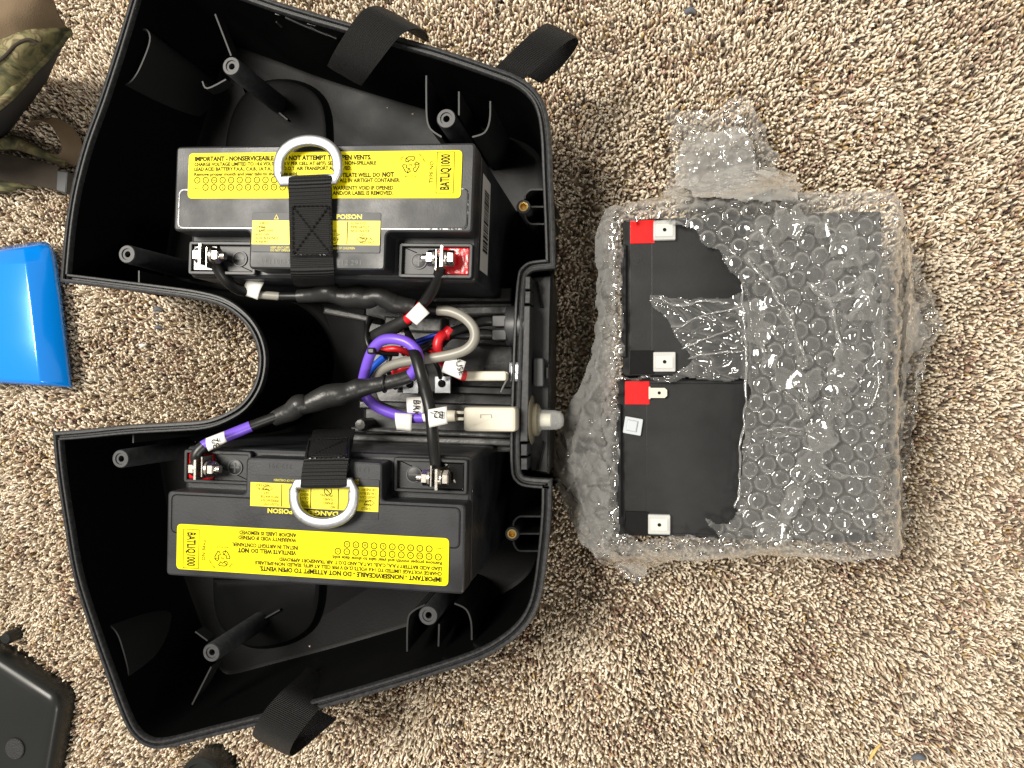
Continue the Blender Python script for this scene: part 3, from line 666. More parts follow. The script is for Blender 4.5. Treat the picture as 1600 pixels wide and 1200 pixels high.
zz = BT + .0052; stitches([P(457, 322, zz + .0006), P(514, 322, zz + .0006), P(517, 398, zz), P(458, 398, zz)], wt, 0)
dring(P(482, 279, BT + .0062), Vector((0, 1, .05)).normalized(), Vector((1, 0, 0)), Vector((0, -.05, 1)).normalized(), 'd_ring', s1)
s2 = thing('lifting_strap', 'black webbing strap with steel D-ring lying on battery with the purple cable', 'strap', (cl.x, cl.y, BT))
top = [P(506, 757, BT + .003), P(507, 745, BT + .0026), P(510, 730, BT + .0022), P(511, 716, BT - .001), P(513, 706, BT - .012), P(518, 690, BT - .035), P(522, 672, BT - .06)]
X2 = Vector((1, .035, 0))
wb2 = ribbon('webbing', top, [X2], [.0268, .0268, .0272, .0275, .0275, .028, .029], M['web'], s2)
wt2 = ribbon('webbing_fold', [P(505, 760, BT + .0042), P(505, 761, BT + .007), P(505, 755, BT + .0082), P(507, 735, BT + .0060), P(510, 716, BT + .003), P(512, 702, BT - .010), P(515, 684, BT - .032)], [X2], [.0265] * 7, M['web'], s2)
stitches([P(484, 688, BT - .0255), P(545, 684, BT - .0255), P(540, 714, BT + .005), P(480, 716, BT + .005)], wt2, 0)
dring(P(506, 758, BT + .0058), Vector((.03, -1, .05)).normalized(), Vector((1, .03, 0)).normalized(), Vector((0, .05, 1)).normalized(), 'd_ring', s2)

# ---------------------------------------------------------------- webbing carry loops through the wall
def loopstrap(label, path, wd, width, th=.0017):
    c = P(*path[0])
    t = thing('carry_loop', label, 'strap', (c.x, c.y, 0), group='carry loops')
    ribbon('webbing', [P(*q) for q in path], wd, width, M['web_fine'], t, th=th); return t
d = (P(640, 60, .12) - P(560, 15, .12)); 
loopstrap('broad black webbing loop hooped over the box wall beside the moulded emblem', [(538, 118, .045), (550, 98, .075), (572, 66, .100), (594, 38, .113), (612, 28, .114), (628, 29, .104), (638, 38, .08), (642, 50, .055)], [d], .031)
d = (P(896, 62, .09) - P(852, 40, .09))
loopstrap('black webbing loop sticking out from the box corner near the round bosses', [(792, 118, .075), (812, 100, .088), (840, 74, .098), (862, 56, .098), (877, 48, .092), (882, 56, .080), (872, 75, .072), (850, 100, .066), (826, 120, .06)], [d], .0205)
d = (P(458, 1185, .12) - P(390, 1150, .12))
loopstrap('black webbing loop folded over the box wall on the side with the grey tray', [(505, 1055, .045), (492, 1072, .072), (470, 1093, .100), (445, 1122, .114), (428, 1148, .116), (424, 1164, .106), (434, 1164, .09), (465, 1140, .07), (500, 1110, .06)], [d], .0275)

# ---------------------------------------------------------------- connectors on the front plate
def pbox(name, x0, x1, y0, y1, zt_, zb, m, par, b=.0012, r=.001):
    a, b_ = P(x0, y0, zt_), P(x1, y1, zt_); return prism(name, round_poly(rect(min(a.x, b_.x), max(a.x, b_.x), min(a.y, b_.y), max(a.y, b_.y)), r, 3), zb, zt_, M[m], par, b=b)
sk = thing('charger_socket', 'black round charger socket with two wired lugs on the connector plate', 'socket', P(795, 510, .06))
c = P(800, 510, .085); a0 = P(788, 510, .098).x; a1 = P(819, 510, .098).x
lathe('socket_body', [(.0125, a0), (.0132, a0 + .001), (.0132, a1)], (0, c.y, .086), M['socket'], sk, 'X', 32)
pbox('contact_block', 769, 791, 493, 510, .098, .088, 'socket', sk, b=.0005); pbox('contact_block', 769, 791, 515, 531, .098, .088, 'socket', sk, b=.0005)
br = thing('circuit_breaker', 'small bright metal circuit breaker on the connector plate, fed by white sleeve', 'breaker', P(805, 580, .06))
pbox('body', 794, 817, 565, 597, .099, .075, 'silver', br, b=.002, r=.0015); pbox('blade', 784, 795, 583, 586, .094, .088, 'nut', br, b=.0002, r=.0002)
wc = thing('lamp_holder', 'cream plastic lamp holder box beside the connector plate', 'lamp holder', P(765, 655, .07))
pbox('housing', 724, 806, 636, 675, .112, .088, 'ivory', wc, b=.0018, r=.0022)
q0 = [P(x, y, .1122)[:2] for x, y in ((751, 653), (751, 648), (768, 648), (768, 653))]
mk('moulded_mark', *stroke_geo(q0, .0005, .1123), M['grey_cable'], wc, smooth=False)
for y in (644, 654): pbox('blade', 700, 725, y - 2, y + 3, .101, .099, 'ivory', wc, b=.0003, r=.0003)
lp = thing('indicator_lamp', 'translucent domed indicator lamp with flange poking out of the connector plate', 'lamp', P(850, 655, .05))
c = P(840, 656, .09); x0 = P(829, 656, .092).x; x1 = P(881, 655, .092).x
f_ = lathe('flange', [(.0150, x0), (.0160, x0 + .0006), (.0150, x0 + .0016), (.0105, x0 + .0022), (.0105, x0 + .0045), (.0088, x0 + .006)], (0, c.y, .090), M['flange'], lp, 'X', 36)
lathe('dome', [(.0080, x0 + .0058), (.0066, x0 + .007), (.0063, x1 - .0055), (.0056, x1 - .0025), (.0036, x1 - .0006), (.0001, x1)], (0, c.y, .090), M['dome'], lp, 'X', 32)
lathe('bulb', [(.0001, x0 + .006), (.0042, x0 + .0061), (.0042, x0 + .0128), (.0001, x0 + .013)], (0, c.y, .090), M['ivory'], lp, 'X', 20)

# ---------------------------------------------------------------- cables
def pts3(l): return [P(*q) for q in l]
def flag(corners, z, par, text=None, tsize=.005, trot=0, tpos=(.15, .3), name='cable_tag', curl=.0012):
    """a paper flag folded round the cable; corners in photo order"""
    A, B, C, D = [P(x, y, z) for x, y in corners]; n = 6; V = []; Fc = []
    for i in range(n + 1):
        for j in range(n + 1):
            u, v = i / n, j / n; p = (A * (1 - u) + B * u) * (1 - v) + (D * (1 - u) + C * u) * v
            p.z = z + curl * math.sin(math.pi * v) - curl * .5 * u; V.append(p)
    for i in range(n):
        for j in range(n): Fc.append((i * (n + 1) + j, (i + 1) * (n + 1) + j, (i + 1) * (n + 1) + j + 1, i * (n + 1) + j + 1))
    o = mk(name, V, Fc, M['white'], par); md = o.modifiers.new('thickness', 'SOLIDIFY'); md.thickness = .0005; md.offset = 0
    if text:
        e1 = (B - A); e1.z = 0; e1.normalize()
        g = text_geo(text, tsize, 0, 0, rot=trot, bold=.006)
        o0 = P(*tpos, z + curl + .0008)
        mk('tag_print', [Vector((o0.x + v[0], o0.y + v[1], z + curl + .0011)) for v in g[0]], g[1], M['ink'], o, smooth=False)
    return o
Zw = .118
# grey cable with the inline fuse sleeve
g1 = thing('fused_cable', 'grey looped cable with fat black sleeve, clamped to the minus post beside the U cutout', 'cable', P(560, 465, .1))
tube('cable_boot', pts3([(336, 402, .150), (340, 418, .150), (352, 436, .146), (368, 450, .138), (382, 455, .132)]), .0034, M['black_cable'], g1)
tube('grey_sheath', pts3([(379, 454, .132), (395, 459, .130), (437, 463, .127)]), .0026, M['grey_cable'], g1)
tube('thin_sleeve', pts3([(435, 463, .127), (450, 463, .126), (470, 463, .125)]), .0027, M['black_cable'], g1)
tube('fuse_sleeve', pts3([(466, 463, .125), (480, 462, .125), (492, 461, .126), (508, 457, .127), (516, 457, .127), (528, 462, .126), (545, 465, .125), (560, 464, .125), (575, 466, .125), (590, 463, .127), (602, 467, .126), (616, 474, .124), (632, 477, .123), (648, 481, .122)]),
     [.0042, .0044, .0046, .0062, .0064, .0054, .0066, .0072, .0066, .0052, .0058, .0062, .0050, .0050], M['shrink'], g1, n=6, sides=18)
tube('thin_sleeve', pts3([(646, 480, .122), (668, 483, .121), (686, 485, .120)]), .0029, M['black_cable'], g1)
tube('grey_loop', pts3([(684, 485, .120), (705, 487, .121), (726, 497, .122), (740, 513, .123), (741, 531, .124), (730, 545, .124), (710, 553, .123), (680, 559, .122), (650, 563, .120), (622, 568, .117), (600, 577, .114), (586, 592, .110), (581, 612, .106), (586, 628, .103)]), .0031, M['grey_cable'], g1)
tube('grey_tail', pts3([(585, 626, .103), (596, 634, .101), (615, 641, .1), (640, 646, .1)]), .0027, M['dark_grey_cable'], g1)
flag([(388, 434), (412, 441), (402, 468), (379, 459)], .133, g1)
# purple cable
g2 = thing('purple_cable', 'purple looped cable with black sleeve, bolted to the red terminal', 'cable', P(500, 620, .1))
tube('cable_boot', pts3([(316, 738, .152), (311, 728, .153), (307, 715, .155), (311, 705, .155), (319, 697, .154)]), .0037, M['black_cable'], g2)
tube('purple_sheath', pts3([(315, 700, .154), (323, 694, .153), (345, 685, .150), (370, 675, .146), (392, 666, .143)]), .0034, M['purple'], g2)
tube('thin_sleeve', pts3([(390, 667, .143), (405, 661, .141), (432, 651, .138)]), .0032, M['black_cable'], g2)
tube('fuse_sleeve', pts3([(428, 655, .136), (440, 649, .136), (455, 643, .136), (468, 633, .136), (480, 632, .135), (495, 626, .134), (512, 619, .133), (530, 616, .132), (545, 612, .131), (560, 607, .130), (580, 603, .129), (605, 598, .128), (625, 593, .127), (640, 588, .126)]),
     [.0046, .0052, .0060, .0068, .0056, .0066, .0072, .0070, .0058, .0062, .0048, .0044, .0042, .0042], M['shrink'], g2, n=6, sides=18)
tube('purple_loop', pts3([(636, 590, .126), (648, 578, .128), (654, 562, .130), (649, 546, .131), (636, 535, .131), (618, 530, .130), (600, 531, .128), (587, 540, .126), (578, 556, .124), (571, 578, .120), (567, 600, .115), (572, 620, .110), (588, 635, .108), (610, 645, .107), (635, 652, .106), (662, 653, .105)]), .0033, M['purple'], g2)
for x, y in ((600, 599), ): pass
cz = P(601, 599, .128); tube('cable_tie', [Vector((cz.x + .0004 * math.sin(a), cz.y + .0052 * math.cos(a), .128 + .0052 * math.sin(a))) for a in np.linspace(0, 2 * math.pi, 17)], .0009, M['black_cable'], g2, n=2, sides=6)
pbox('cable_tie', 573, 585, 543, 553, .131, .119, 'black_cable', g2, b=.001)
flag([(322, 685), (350, 674), (354, 690), (326, 705)], .157, g2, 'B2', .0064, math.radians(108), (345, 700))
flag([(617, 645), (644, 647), (643, 674), (620, 671)], .110, g2)
flag([(659, 647), (680, 643), (684, 656), (662, 659)], .109, g2, curl=.0008)
# positive lead, red with black sleeve
g3 = thing('positive_lead', 'black sleeved lead with red ends and blank white tag, running from plus bolt', 'cable', P(650, 490, .1))
tube('cable_boot', pts3([(689, 404, .152), (688, 420, .150), (680, 445, .142), (668, 465, .134), (661, 474, .130)]), .0033, M['black_cable'], g3)
tube('red_sheath', pts3([(664, 470, .131), (650, 488, .127), (634, 501, .122)]), .0031, M['red'], g3)
tube('black_sleeve', pts3([(637, 499, .122), (620, 509, .118), (603, 518, .112), (585, 528, .104), (575, 540, .094)]), [.0040, .0046, .0048, .0050, .0046], M['shrink'], g3)
flag([(655, 472), (671, 489), (651, 508), (634, 494)], .134, g3, curl=.0006)
# long black lead to the lower minus post
g4 = thing('negative_lead', 'long black lead tagged B2 running to minus bolt of battery with purple cable', 'cable', P(665, 600, .1))
tube('black_sheath', pts3([(632, 505, .110), (637, 520, .116), (643, 538, .126), (651, 560, .134), (658, 585, .137), (664, 608, .136), (670, 632, .136), (674, 655, .138), (677, 690, .143), (680, 720, .150), (682, 735, .153), (682, 748, .153)]), [.0016, .002, .0034, .0036, .0036, .0036, .0036, .0036, .0035, .0033, .0030, .0026], M['black_cable'], g4)
flag([(669, 640), (698, 635), (699, 662), (671, 668)], .1465, g4, 'B2-', .0060, math.radians(176), (694, 643), curl=.001)
# red cable tagged FUSE
g5 = thing('fuse_cable', 'red cable tagged FUSE with flat white sleeve reaching the circuit breaker', 'cable', P(710, 580, .1))
tube('red_sheath', pts3([(697, 521, .108), (688, 527, .112), (684, 538, .113), (685, 552, .112), (693, 565, .112), (706, 576, .112), (718, 585, .110), (727, 587, .108)]), .0032, M['red'], g5)
pbox('white_sleeve', 724, 791, 580, 595, .108, .099, 'ivory', g5, b=.0012, r=.0015)
flag([(699, 555), (728, 565), (720, 593), (690, 581)], .1215, g5, 'FUSE', .0054, math.radians(-72), (709, 559), curl=.0006)
# socket leads
g6 = thing('socket_lead', 'slim black lead from charger socket lug, running under the tagged red cable', 'cable', P(740, 505, .09), group='charger socket leads')
tube('black_sheath', pts3([(772, 502, .093), (752, 502, .096), (725, 512, .104), (702, 521, .108), (680, 534, .105), (655, 545, .098), (630, 552, .09)]), [.0030, .0036, .003, .003, .0024, .0022, .002], M['black_cable'], g6)
g7 = thing('socket_lead', 'short black lead with red band plugged into charger socket lug', 'cable', P(740, 525, .09), group='charger socket leads')
tube('black_sheath', pts3([(772, 523, .093), (752, 522, .096), (728, 524, .1), (705, 524, .104), (692, 535, .098), (680, 548, .09)]), [.0032, .0036, .0028, .0026, .0026, .0026], M['black_cable'], g7)
tube('red_band', pts3([(695, 526, .1075), (700, 519, .1085), (704, 514, .1080)]), .0034, M['red'], g7)
for lab_, a in (('dark blue thin wire running from the red band beside the socket leads', [(696, 520, .108), (675, 525, .106), (650, 533, .1), (628, 540, .092)]), ('dark blue thin wire tucked under the socket leads', [(694, 523, .106), (672, 531, .102), (650, 539, .096), (632, 548, .088)])):
    o = tag(tube('blue_wire', pts3(a), .0013, M['blue'], None), lab_, 'wire', 'blue wires')
tag(tube('light_blue_wire', pts3([(602, 557, .098), (592, 565, .096), (580, 577, .094), (572, 590, .09)]), .0024, M['lightblue'], None), 'bright blue wire end inside the purple loop', 'wire')
tag(tube('thin_black_wire', pts3([(580, 500, .10), (574, 512, .108), (573, 530, .112), (580, 545, .112), (600, 552, .106), (622, 553, .1)]), .0016, M['black_cable'], None), 'thin black wire curling beside the purple loop', 'wire')
for lab_, a in (('dark red wire stub between the terminal block plates', [(612, 588, .088), (620, 580, .092), (640, 572, .092), (652, 580, .086)]), ('dark red wire crossing behind the purple loop top', [(595, 548, .1), (615, 545, .102), (632, 549, .1), (645, 556, .094)]), ('red wire tucked below the FUSE tagged cable', [(660, 552, .096), (672, 549, .1), (685, 556, .102), (695, 570, .1)])):
    tag(tube('red_wire', pts3(a), .0021, M['red'], None), lab_, 'wire', 'red wires')
for lab_, a, rr, mm in (('thin black wire bridging from the terminal block to the red band', [(625, 570, .09), (648, 556, .102), (672, 540, .106), (692, 528, .108)], .0013, 'black_cable'), ('thin black wire dropping beside the right corner plate', [(655, 545, .1), (672, 556, .104), (684, 574, .1), (688, 590, .084)], .0014, 'black_cable'),
                    ('thin pale wire glinting between the blue wires', [(640, 548, .094), (662, 540, .1), (690, 531, .1)], .0008, 'white'), ('short black wire pair end under the purple loop', [(610, 556, .1), (606, 575, .1), (612, 594, .092), (618, 606, .08)], .0015, 'black_cable'), ('pale wire end curling by the breaker blade', [(791, 594, .092), (787, 603, .086), (783, 612, .078)], .0006, 'white')):
    tag(tube('thin_wire', pts3(a), rr, M[mm], None), lab_, 'wire', 'thin wires')
g8 = thing('lamp_lead', 'short cream sleeved lead tagged BRK entering the lamp holder', 'cable', P(680, 645, .1))
tube('cream_sheath', pts3([(638, 646, .1), (660, 648, .1005), (690, 650, .101), (712, 650, .101)]), [.0024, .0028, .0040, .0036], M['ivory'], g8)
flag([(635, 621), (661, 620), (662, 648), (637, 650)], .106, g8, 'BRK', .0060, math.radians(-92), (646, 624), curl=.0006)

# ---------------------------------------------------------------- batteries in the bubble wrap
def wrapped(c, label, pad, f2bare):
    t = thing('spare_battery', label, 'battery', (c.x, c.y, 0), 0, 'wrapped spare batteries')
    L2, W2 = .0755, .049
    prism('case', round_poly(rect(-L2, L2, -W2, W2), .0025), -.003, WZ - .004, M['wbatt'], t, b=.001, local=True)
    cp = [(-L2 + .001, -W2), (-.050, -W2), (-.050, -W2 + .001), (L2, -W2 + .001), (L2, W2 - .001), (-.050, W2 - .001), (-.050, W2), (-L2 + .001, W2)]
    prism('cover', round_poly(rect(-L2 + .004, L2 - .0003, -W2 + .0008, W2 - .0008), .002), WZ - .005, WZ - .0006, M['wbatt'], t, b=.0006, local=True)
    prism('cover_plate', round_poly(rect(-.0580, L2 - .003, -W2 + .003, W2 - .003), .001), WZ - .001, WZ, M['wbatt'], t, b=.0004, local=True)
    prism('edge_lip', rect(-L2 - .0008, -L2 + .0022, -W2 + .012, W2 - .016), WZ - .006, WZ - .0008, M['wbatt'], t, b=.0006, local=True)
    for s, m in ((1, 'red_seal2'), (-1, 'black_seal')):
        y = s * (W2 - .0088)
        prism('sealant', round_poly(rect(-L2 + .0045, -L2 + .0195, y - .0072, y + .0072), .0006), WZ - .0008, WZ + .0004, M[m], t, b=.0006, local=True)
        tb_ = prism('spade_terminal', [(-L2 + .0190, y - .0038), (-L2 + .0200, y - .0038), (-L2 + .0200, y - .0031), (-L2 + .0285, y - .0031), (-L2 + .0300, y - .0018), (-L2 + .0300, y + .0018), (-L2 + .0285, y + .0031), (-L2 + .0200, y + .0031), (-L2 + .0200, y + .0038), (-L2 + .0190, y + .0038)], WZ + .0022, WZ + .0030, M['ivory'] if f2bare and s > 0 else M['nut'], t, b=.0002, local=True)
        prism('terminal_foot', rect(-L2 + .0188, -L2 + .0198, y - .0036, y + .0036), WZ - .0005, WZ + .0029, M['nut'], tb_, b=.0002, local=True)
        hx = -L2 + .0252
        lathe('hole', [(.0010, WZ + .0030), (.0010, WZ + .00315), (.00001, WZ + .00315)], (hx, y, 0), M['black_seal'], tb_, local=True, n=14)
        if not (f2bare and s > 0):
            prism('terminal_cover', round_poly(rect(-L2 + .0185, -L2 + .0318, y - .0060, y + .0060), .0008), WZ + .0004, WZ + .0042, M['cap'], t, b=.0006, local=True)
            prism('cover_liner', rect(-L2 + .0200, -L2 + .0300, y - .0036, y + .0036), WZ + .0030, WZ + .0036, M['ivory'], tb_, b=.0002, local=True)
            lathe('slot', [(.0011, WZ + .0036), (.0011, WZ + .0044), (.00001, WZ + .0044)], (hx, y, 0), M['black_seal'], tb_, local=True, n=12)
        g = [stroke_geo(circ(-.066, s * .024, .0042, 24), .0004, WZ - .0004, True), stroke_geo([(-.0685, s * .024), (-.0635, s * .024)], .0005, WZ - .0004)]
        if s > 0: g.append(stroke_geo([(-.066, s * .024 - .0025), (-.066, s * .024 + .0025)], .0005, WZ - .0003))
        mk('polarity_mark', *merge(*g), M['well'], t, True, smooth=False)
    return t
wrapped(WB1, 'black spare battery partly under torn film, both spade terminals in milky covers', False, False)
wrapped(WB2, 'black spare battery with one bare spade terminal, bubble wrap over its other end', True, True)
pd = thing('adhesive_pad', 'small grey square cable clip stuck on the black spare battery', 'clip', P(987, 667, WZ))
q = [P(x, y, WZ) for x, y in ((977, 650), (1005, 655), (1001, 681), (973, 676))]
prism('pad', round_poly([tuple(v[:2]) for v in q], .0008), WZ - .0006, WZ + .0016, M['pad'], pd, b=.0004)
q = [P(x, y, WZ) for x, y in ((981, 655), (997, 658), (994, 675), (978, 672))]
prism('ridge', [tuple(v[:2]) for v in q], WZ + .0012, WZ + .0028, M['pad'], pd, b=.0008)

# ---------------------------------------------------------------- bubble wrap
def inpoly(X, Y, p):
    ins = np.zeros(X.shape, bool); j = len(p) - 1
    for i in range(len(p)):
        xi, yi = p[i][0], p[i][1]; xj, yj = p[j][0], p[j][1]
        ins ^= ((yi > Y) != (yj > Y)) & (X < (xj - xi) * (Y - yi) / (yj - yi + 1e-12) + xi); j = i
    return ins
def polydist(X, Y, pl):
    D = np.full(X.shape, 9.)
    for (ax, ay), (bx, by) in zip(pl[:-1], pl[1:]):
        dx, dy = bx - ax, by - ay; t = np.clip(((X - ax) * dx + (Y - ay) * dy) / (dx * dx + dy * dy), 0, 1); D = np.minimum(D, np.hypot(X - ax - t * dx, Y - ay - t * dy))
    return D
def sines(X, Y, seed, s, n=16):
    r = np.random.default_rng(seed); f = np.zeros(X.shape)
    for k in range(n):
        a = r.uniform(0, 2 * np.pi); kk = s * r.uniform(.5, 1.7); f += np.sin(kk * (X * np.cos(a) + Y * np.sin(a)) + r.uniform(0, 6.3))
    return f / math.sqrt(n / 2)
def vnoise(X, Y, seed, cell):
    """value noise"""
    r = np.random.default_rng(seed); T = r.random((256, 256)); u = X / cell + 100; v = Y / cell + 100
    i = np.floor(u).astype(int); j = np.floor(v).astype(int); fu = u - i; fv = v - j; fu = fu * fu * (3 - 2 * fu); fv = fv * fv * (3 - 2 * fv)
    g = lambda a, b: T[a % 256, b % 256]
    return (g(i, j) * (1 - fu) + g(i + 1, j) * fu) * (1 - fv) + (g(i, j + 1) * (1 - fu) + g(i + 1, j + 1) * fu) * fv
def drape(X, Y, fall, low):
    x0, x1 = min(WB1.x, WB2.x) - .0755, max(WB1.x, WB2.x) + .0755; y0, y1 = WB2.y - .049, WB1.y + .049
    dx = np.maximum(np.maximum(x0 - X, X - x1), 0); dy = np.maximum(np.maximum(y0 - Y, Y - y1), 0); d = np.hypot(dx, dy)
    fall = fall * (.65 + .8 * vnoise(X, Y, 77, .045)); t = np.clip(1 - d / fall, 0, 1); t = t * t * (3 - 2 * t)
    return low + (WZ + .0015 - low) * t, d
def crinkle(X, Y, seed, cell, h, ang, an=.35, pw=7):
    c, s_ = math.cos(ang), math.sin(ang); U = (X * c + Y * s_) * an + .004 * vnoise(X, Y, seed + 3, cell * 1.5); W = -X * s_ + Y * c + .006 * vnoise(X, Y, seed + 4, cell * 2)
    return h * (1 - np.abs(2 * vnoise(U, W, seed, cell) - 1)) ** pw
def bubbles(X, Y, ang, pitch, r, h, ox=0, oy=0, seed=1):
    c, s = math.cos(ang), math.sin(ang); U = (X * c + Y * s + ox); W = (-X * s + Y * c + oy)
    U = U + .0012 * sines(X, Y, seed, 40); W = W + .0012 * sines(X, Y, seed + 1, 40)
    best = np.full(X.shape, 9.); bid = np.zeros(X.shape)
    ry = pitch * math.sqrt(3)
    for sx, sy in ((0, 0), (pitch / 2, ry / 2)):
        iu = np.round((U - sx) / pitch); iw = np.round((W - sy) / ry); d = np.hypot(U - sx - iu * pitch, W - sy - iw * ry)
        k = d < best; best = np.where(k, d, best); bid = np.where(k, iu * 12.9898 + iw * 78.233 + sx * 991, bid)
    rnd = np.abs(np.sin(bid) * 43758.5453) % 1
    q = np.clip(1 - (best / r) ** 2, 0, 1)
    e = np.clip((r - best) / (r * .30), 0, 1); e = e * e * (3 - 2 * e)
    return (h * .72 * e + h * .28 * q) * (.45 + .55 * np.minimum(1, rnd * 2.4)), q, rnd
def sheet(name, outline, holes, zfun, m, par, step=.0009, label=None):
    pts = outline; xs = [p[0] for p in pts]; ys = [p[1] for p in pts]
    X, Y = np.meshgrid(np.arange(min(xs) - step, max(xs) + step * 2, step), np.arange(min(ys) - step, max(ys) + step * 2, step))
    Xw = X + .0009 * sines(X, Y, 5, 330); Yw = Y + .0009 * sines(X, Y, 6, 330)
    msk = inpoly(Xw, Yw, pts)
    for h in holes: msk &= ~inpoly(Xw, Yw, h)
    Z = zfun(X, Y); ok = msk[:-1, :-1] & msk[1:, :-1] & msk[:-1, 1:] & msk[1:, 1:]
    nx = X.shape[1]; J, I = np.nonzero(ok); a = J * nx + I; F4 = np.stack([a, a + 1, a + nx + 1, a + nx], 1)
    used, inv = np.unique(F4, return_inverse=True); Vv = np.stack([X.ravel(), Y.ravel(), Z.ravel()], 1)[used] - np.array(par.location)
    me = bpy.data.meshes.new(name); nf = len(F4)
    me.vertices.add(len(Vv)); me.vertices.foreach_set('co', Vv.astype(np.float32).ravel())
    me.loops.add(nf * 4); me.loops.foreach_set('vertex_index', inv.astype(np.int32).ravel()); me.polygons.add(nf)
    me.polygons.foreach_set('loop_start', np.arange(0, nf * 4, 4, dtype=np.int32)); me.polygons.foreach_set('use_smooth', np.ones(nf, bool)); me.update(calc_edges=True)
    me.materials.append(m); o = bpy.data.objects.new(name, me); COL.objects.link(o); o.parent = par; return o
bw = thing('bubble_wrap', 'torn crumpled clear bubble wrap round the pair of spare batteries on carpet', 'bubble wrap', P(1180, 600, 0))
def px2(l, z): return [tuple(P(x, y, z)[:2]) for x, y in l]
outer = px2([(975, 338), (1000, 322), (1030, 305)], .07) + px2([(1045, 268), (1048, 205), (1044, 172), (1078, 166), (1112, 172), (1150, 150), (1176, 155), (1196, 192), (1214, 240), (1224, 305)], .02) + px2([(1228, 325), (1385, 323)], .06) + \
    px2([(1415, 355), (1432, 395), (1450, 435), (1472, 488), (1482, 520), (1456, 545), (1448, 585), (1436, 625), (1428, 690), (1420, 760), (1426, 818), (1414, 838)], .02) + px2([(1370, 846), (1250, 850), (1045, 856)], .05) + \
    px2([(1010, 885), (1000, 916), (972, 902), (950, 868), (922, 828), (885, 790), (864, 735), (863, 690), (882, 645), (912, 604), (930, 560), (940, 480), (934, 415), (948, 362)], .015)
hole1 = px2([(974, 346), (1040, 345), (1052, 352), (1066, 356), (1078, 368), (1092, 372), (1104, 385), (1118, 392), (1124, 408), (1138, 416), (1146, 432), (1152, 440), (1156, 456), (1140, 462), (1110, 463), (1060, 470), (1013, 457), (1022, 478), (1036, 492), (1046, 512), (1054, 525), (1062, 545), (1078, 556), (1072, 575), (1036, 588), (974, 588)], WZ + .004)
hole2 = px2([(966, 594), (1168, 594), (1164, 640), (1156, 690), (1157, 730), (1152, 770), (1146, 795), (1136, 815), (1116, 816), (1100, 806), (1108, 824), (1125, 837), (966, 838)], WZ + .004)
folds = [([(1168, 405), (1200, 440), (1230, 490), (1258, 570)], .0045, .0016), ([(1188, 362), (1228, 415)], .005, .0045), ([(1322, 405), (1280, 450), (1305, 480), (1316, 545)], .004, .0025), ([(1160, 445), (1163, 520), (1168, 590), (1158, 690)], .003, .0018),
         ([(1300, 470), (1345, 440)], .004, .002), ([(1300, 475), (1350, 462)], .004, .002), ([(1190, 840), (1250, 760), (1300, 640), (1330, 560), (1350, 440), (1320, 370), (1250, 350)], .0035, .0035), ([(1370, 420), (1380, 560), (1360, 620)], .003, .002),
         ([(1155, 680), (1270, 672)], .002, .0013), ([(1290, 735), (1360, 745)], .002, .0013), ([(1225, 610), (1262, 650)], .003, .0016), ([(1250, 600), (1262, 655)], .003, .0014), ([(1310, 620), (1320, 660)], .003, .0014)]
foldw = [(px2(p, WZ + .008), h, wd) for p, h, wd in folds]
def crease(X, Y):
    z = np.zeros(X.shape)
    for p, h, wd in foldw:
        d = polydist(X + .0008 * sines(X, Y, 31, 260), Y, p); z += h * np.exp(-(d / wd) ** 1.3)
    return z
torn = px2([(1013, 457), (1060, 470), (1110, 463), (1168, 452), (1172, 594), (1036, 590), (1072, 575), (1078, 556), (1062, 545), (1054, 525), (1046, 512), (1036, 492), (1022, 478)], WZ + .004)
def z_main(X, Y):
    z, d = drape(X, Y, .046, .005); b, q, r = bubbles(X, Y, .22, .0110, .0050, .0034, seed=3)
    nb = 1 - np.clip(1.15 - polydist(X, Y, torn + torn[:1]) / .004, 0, 1); nb = np.where(inpoly(X, Y, torn), 0, nb)
    n1 = vnoise(X, Y, 9, .017); flat = np.clip(d / .03, 0, 1)
    z = z + .0035 + b * nb * (1 - .45 * flat) + .0014 * n1 + crease(X, Y) + .0005 * vnoise(X, Y, 12, .004) + flat * (.006 * vnoise(X, Y, 14, .022) + .0016 * np.abs(sines(X, Y, 15, 230)))
    wr = crinkle(X, Y, 201, .006, .0022, -.35, .18, 4) + crinkle(X, Y, 211, .004, .0012, .3, .25, 4) + crinkle(X, Y, 221, .009, .0025, -.7, .2, 6)
    z = z + crinkle(X, Y, 231, .022, .0020, .9, .3, 14) * (.7 + 1.1 * flat) + crinkle(X, Y, 241, .018, .0016, -.5, .3, 14) * (.7 + 1.1 * flat) + flat * crinkle(X, Y, 251, .02, .004, 1.6, .5, 4)
    return z + np.where(inpoly(X, Y, torn), wr, 0)
sheet('outer_sheet', outer, [hole1, hole2], z_main, M['bubble'], bw, step=.00072)
# second, tighter layer under it
inner_o = px2([(1160, 352), (1230, 336), (1372, 338), (1392, 420), (1388, 600), (1384, 700), (1378, 832), (1250, 842), (1130, 838), (1150, 790), (1160, 700), (1170, 590), (1165, 460)], WZ)
def z_in(X, Y):
    z, d = drape(X, Y, .03, .01); b, q, r = bubbles(X, Y, -.4, .0104, .0047, .0026, .003, .005, seed=8)
    return z + .0006 + .0012 * vnoise(X, Y, 40, .012) + .0010 * vnoise(X, Y, 41, .005)
sheet('inner_sheet', inner_o, [], z_in, M['bubble'], bw, step=.0009)
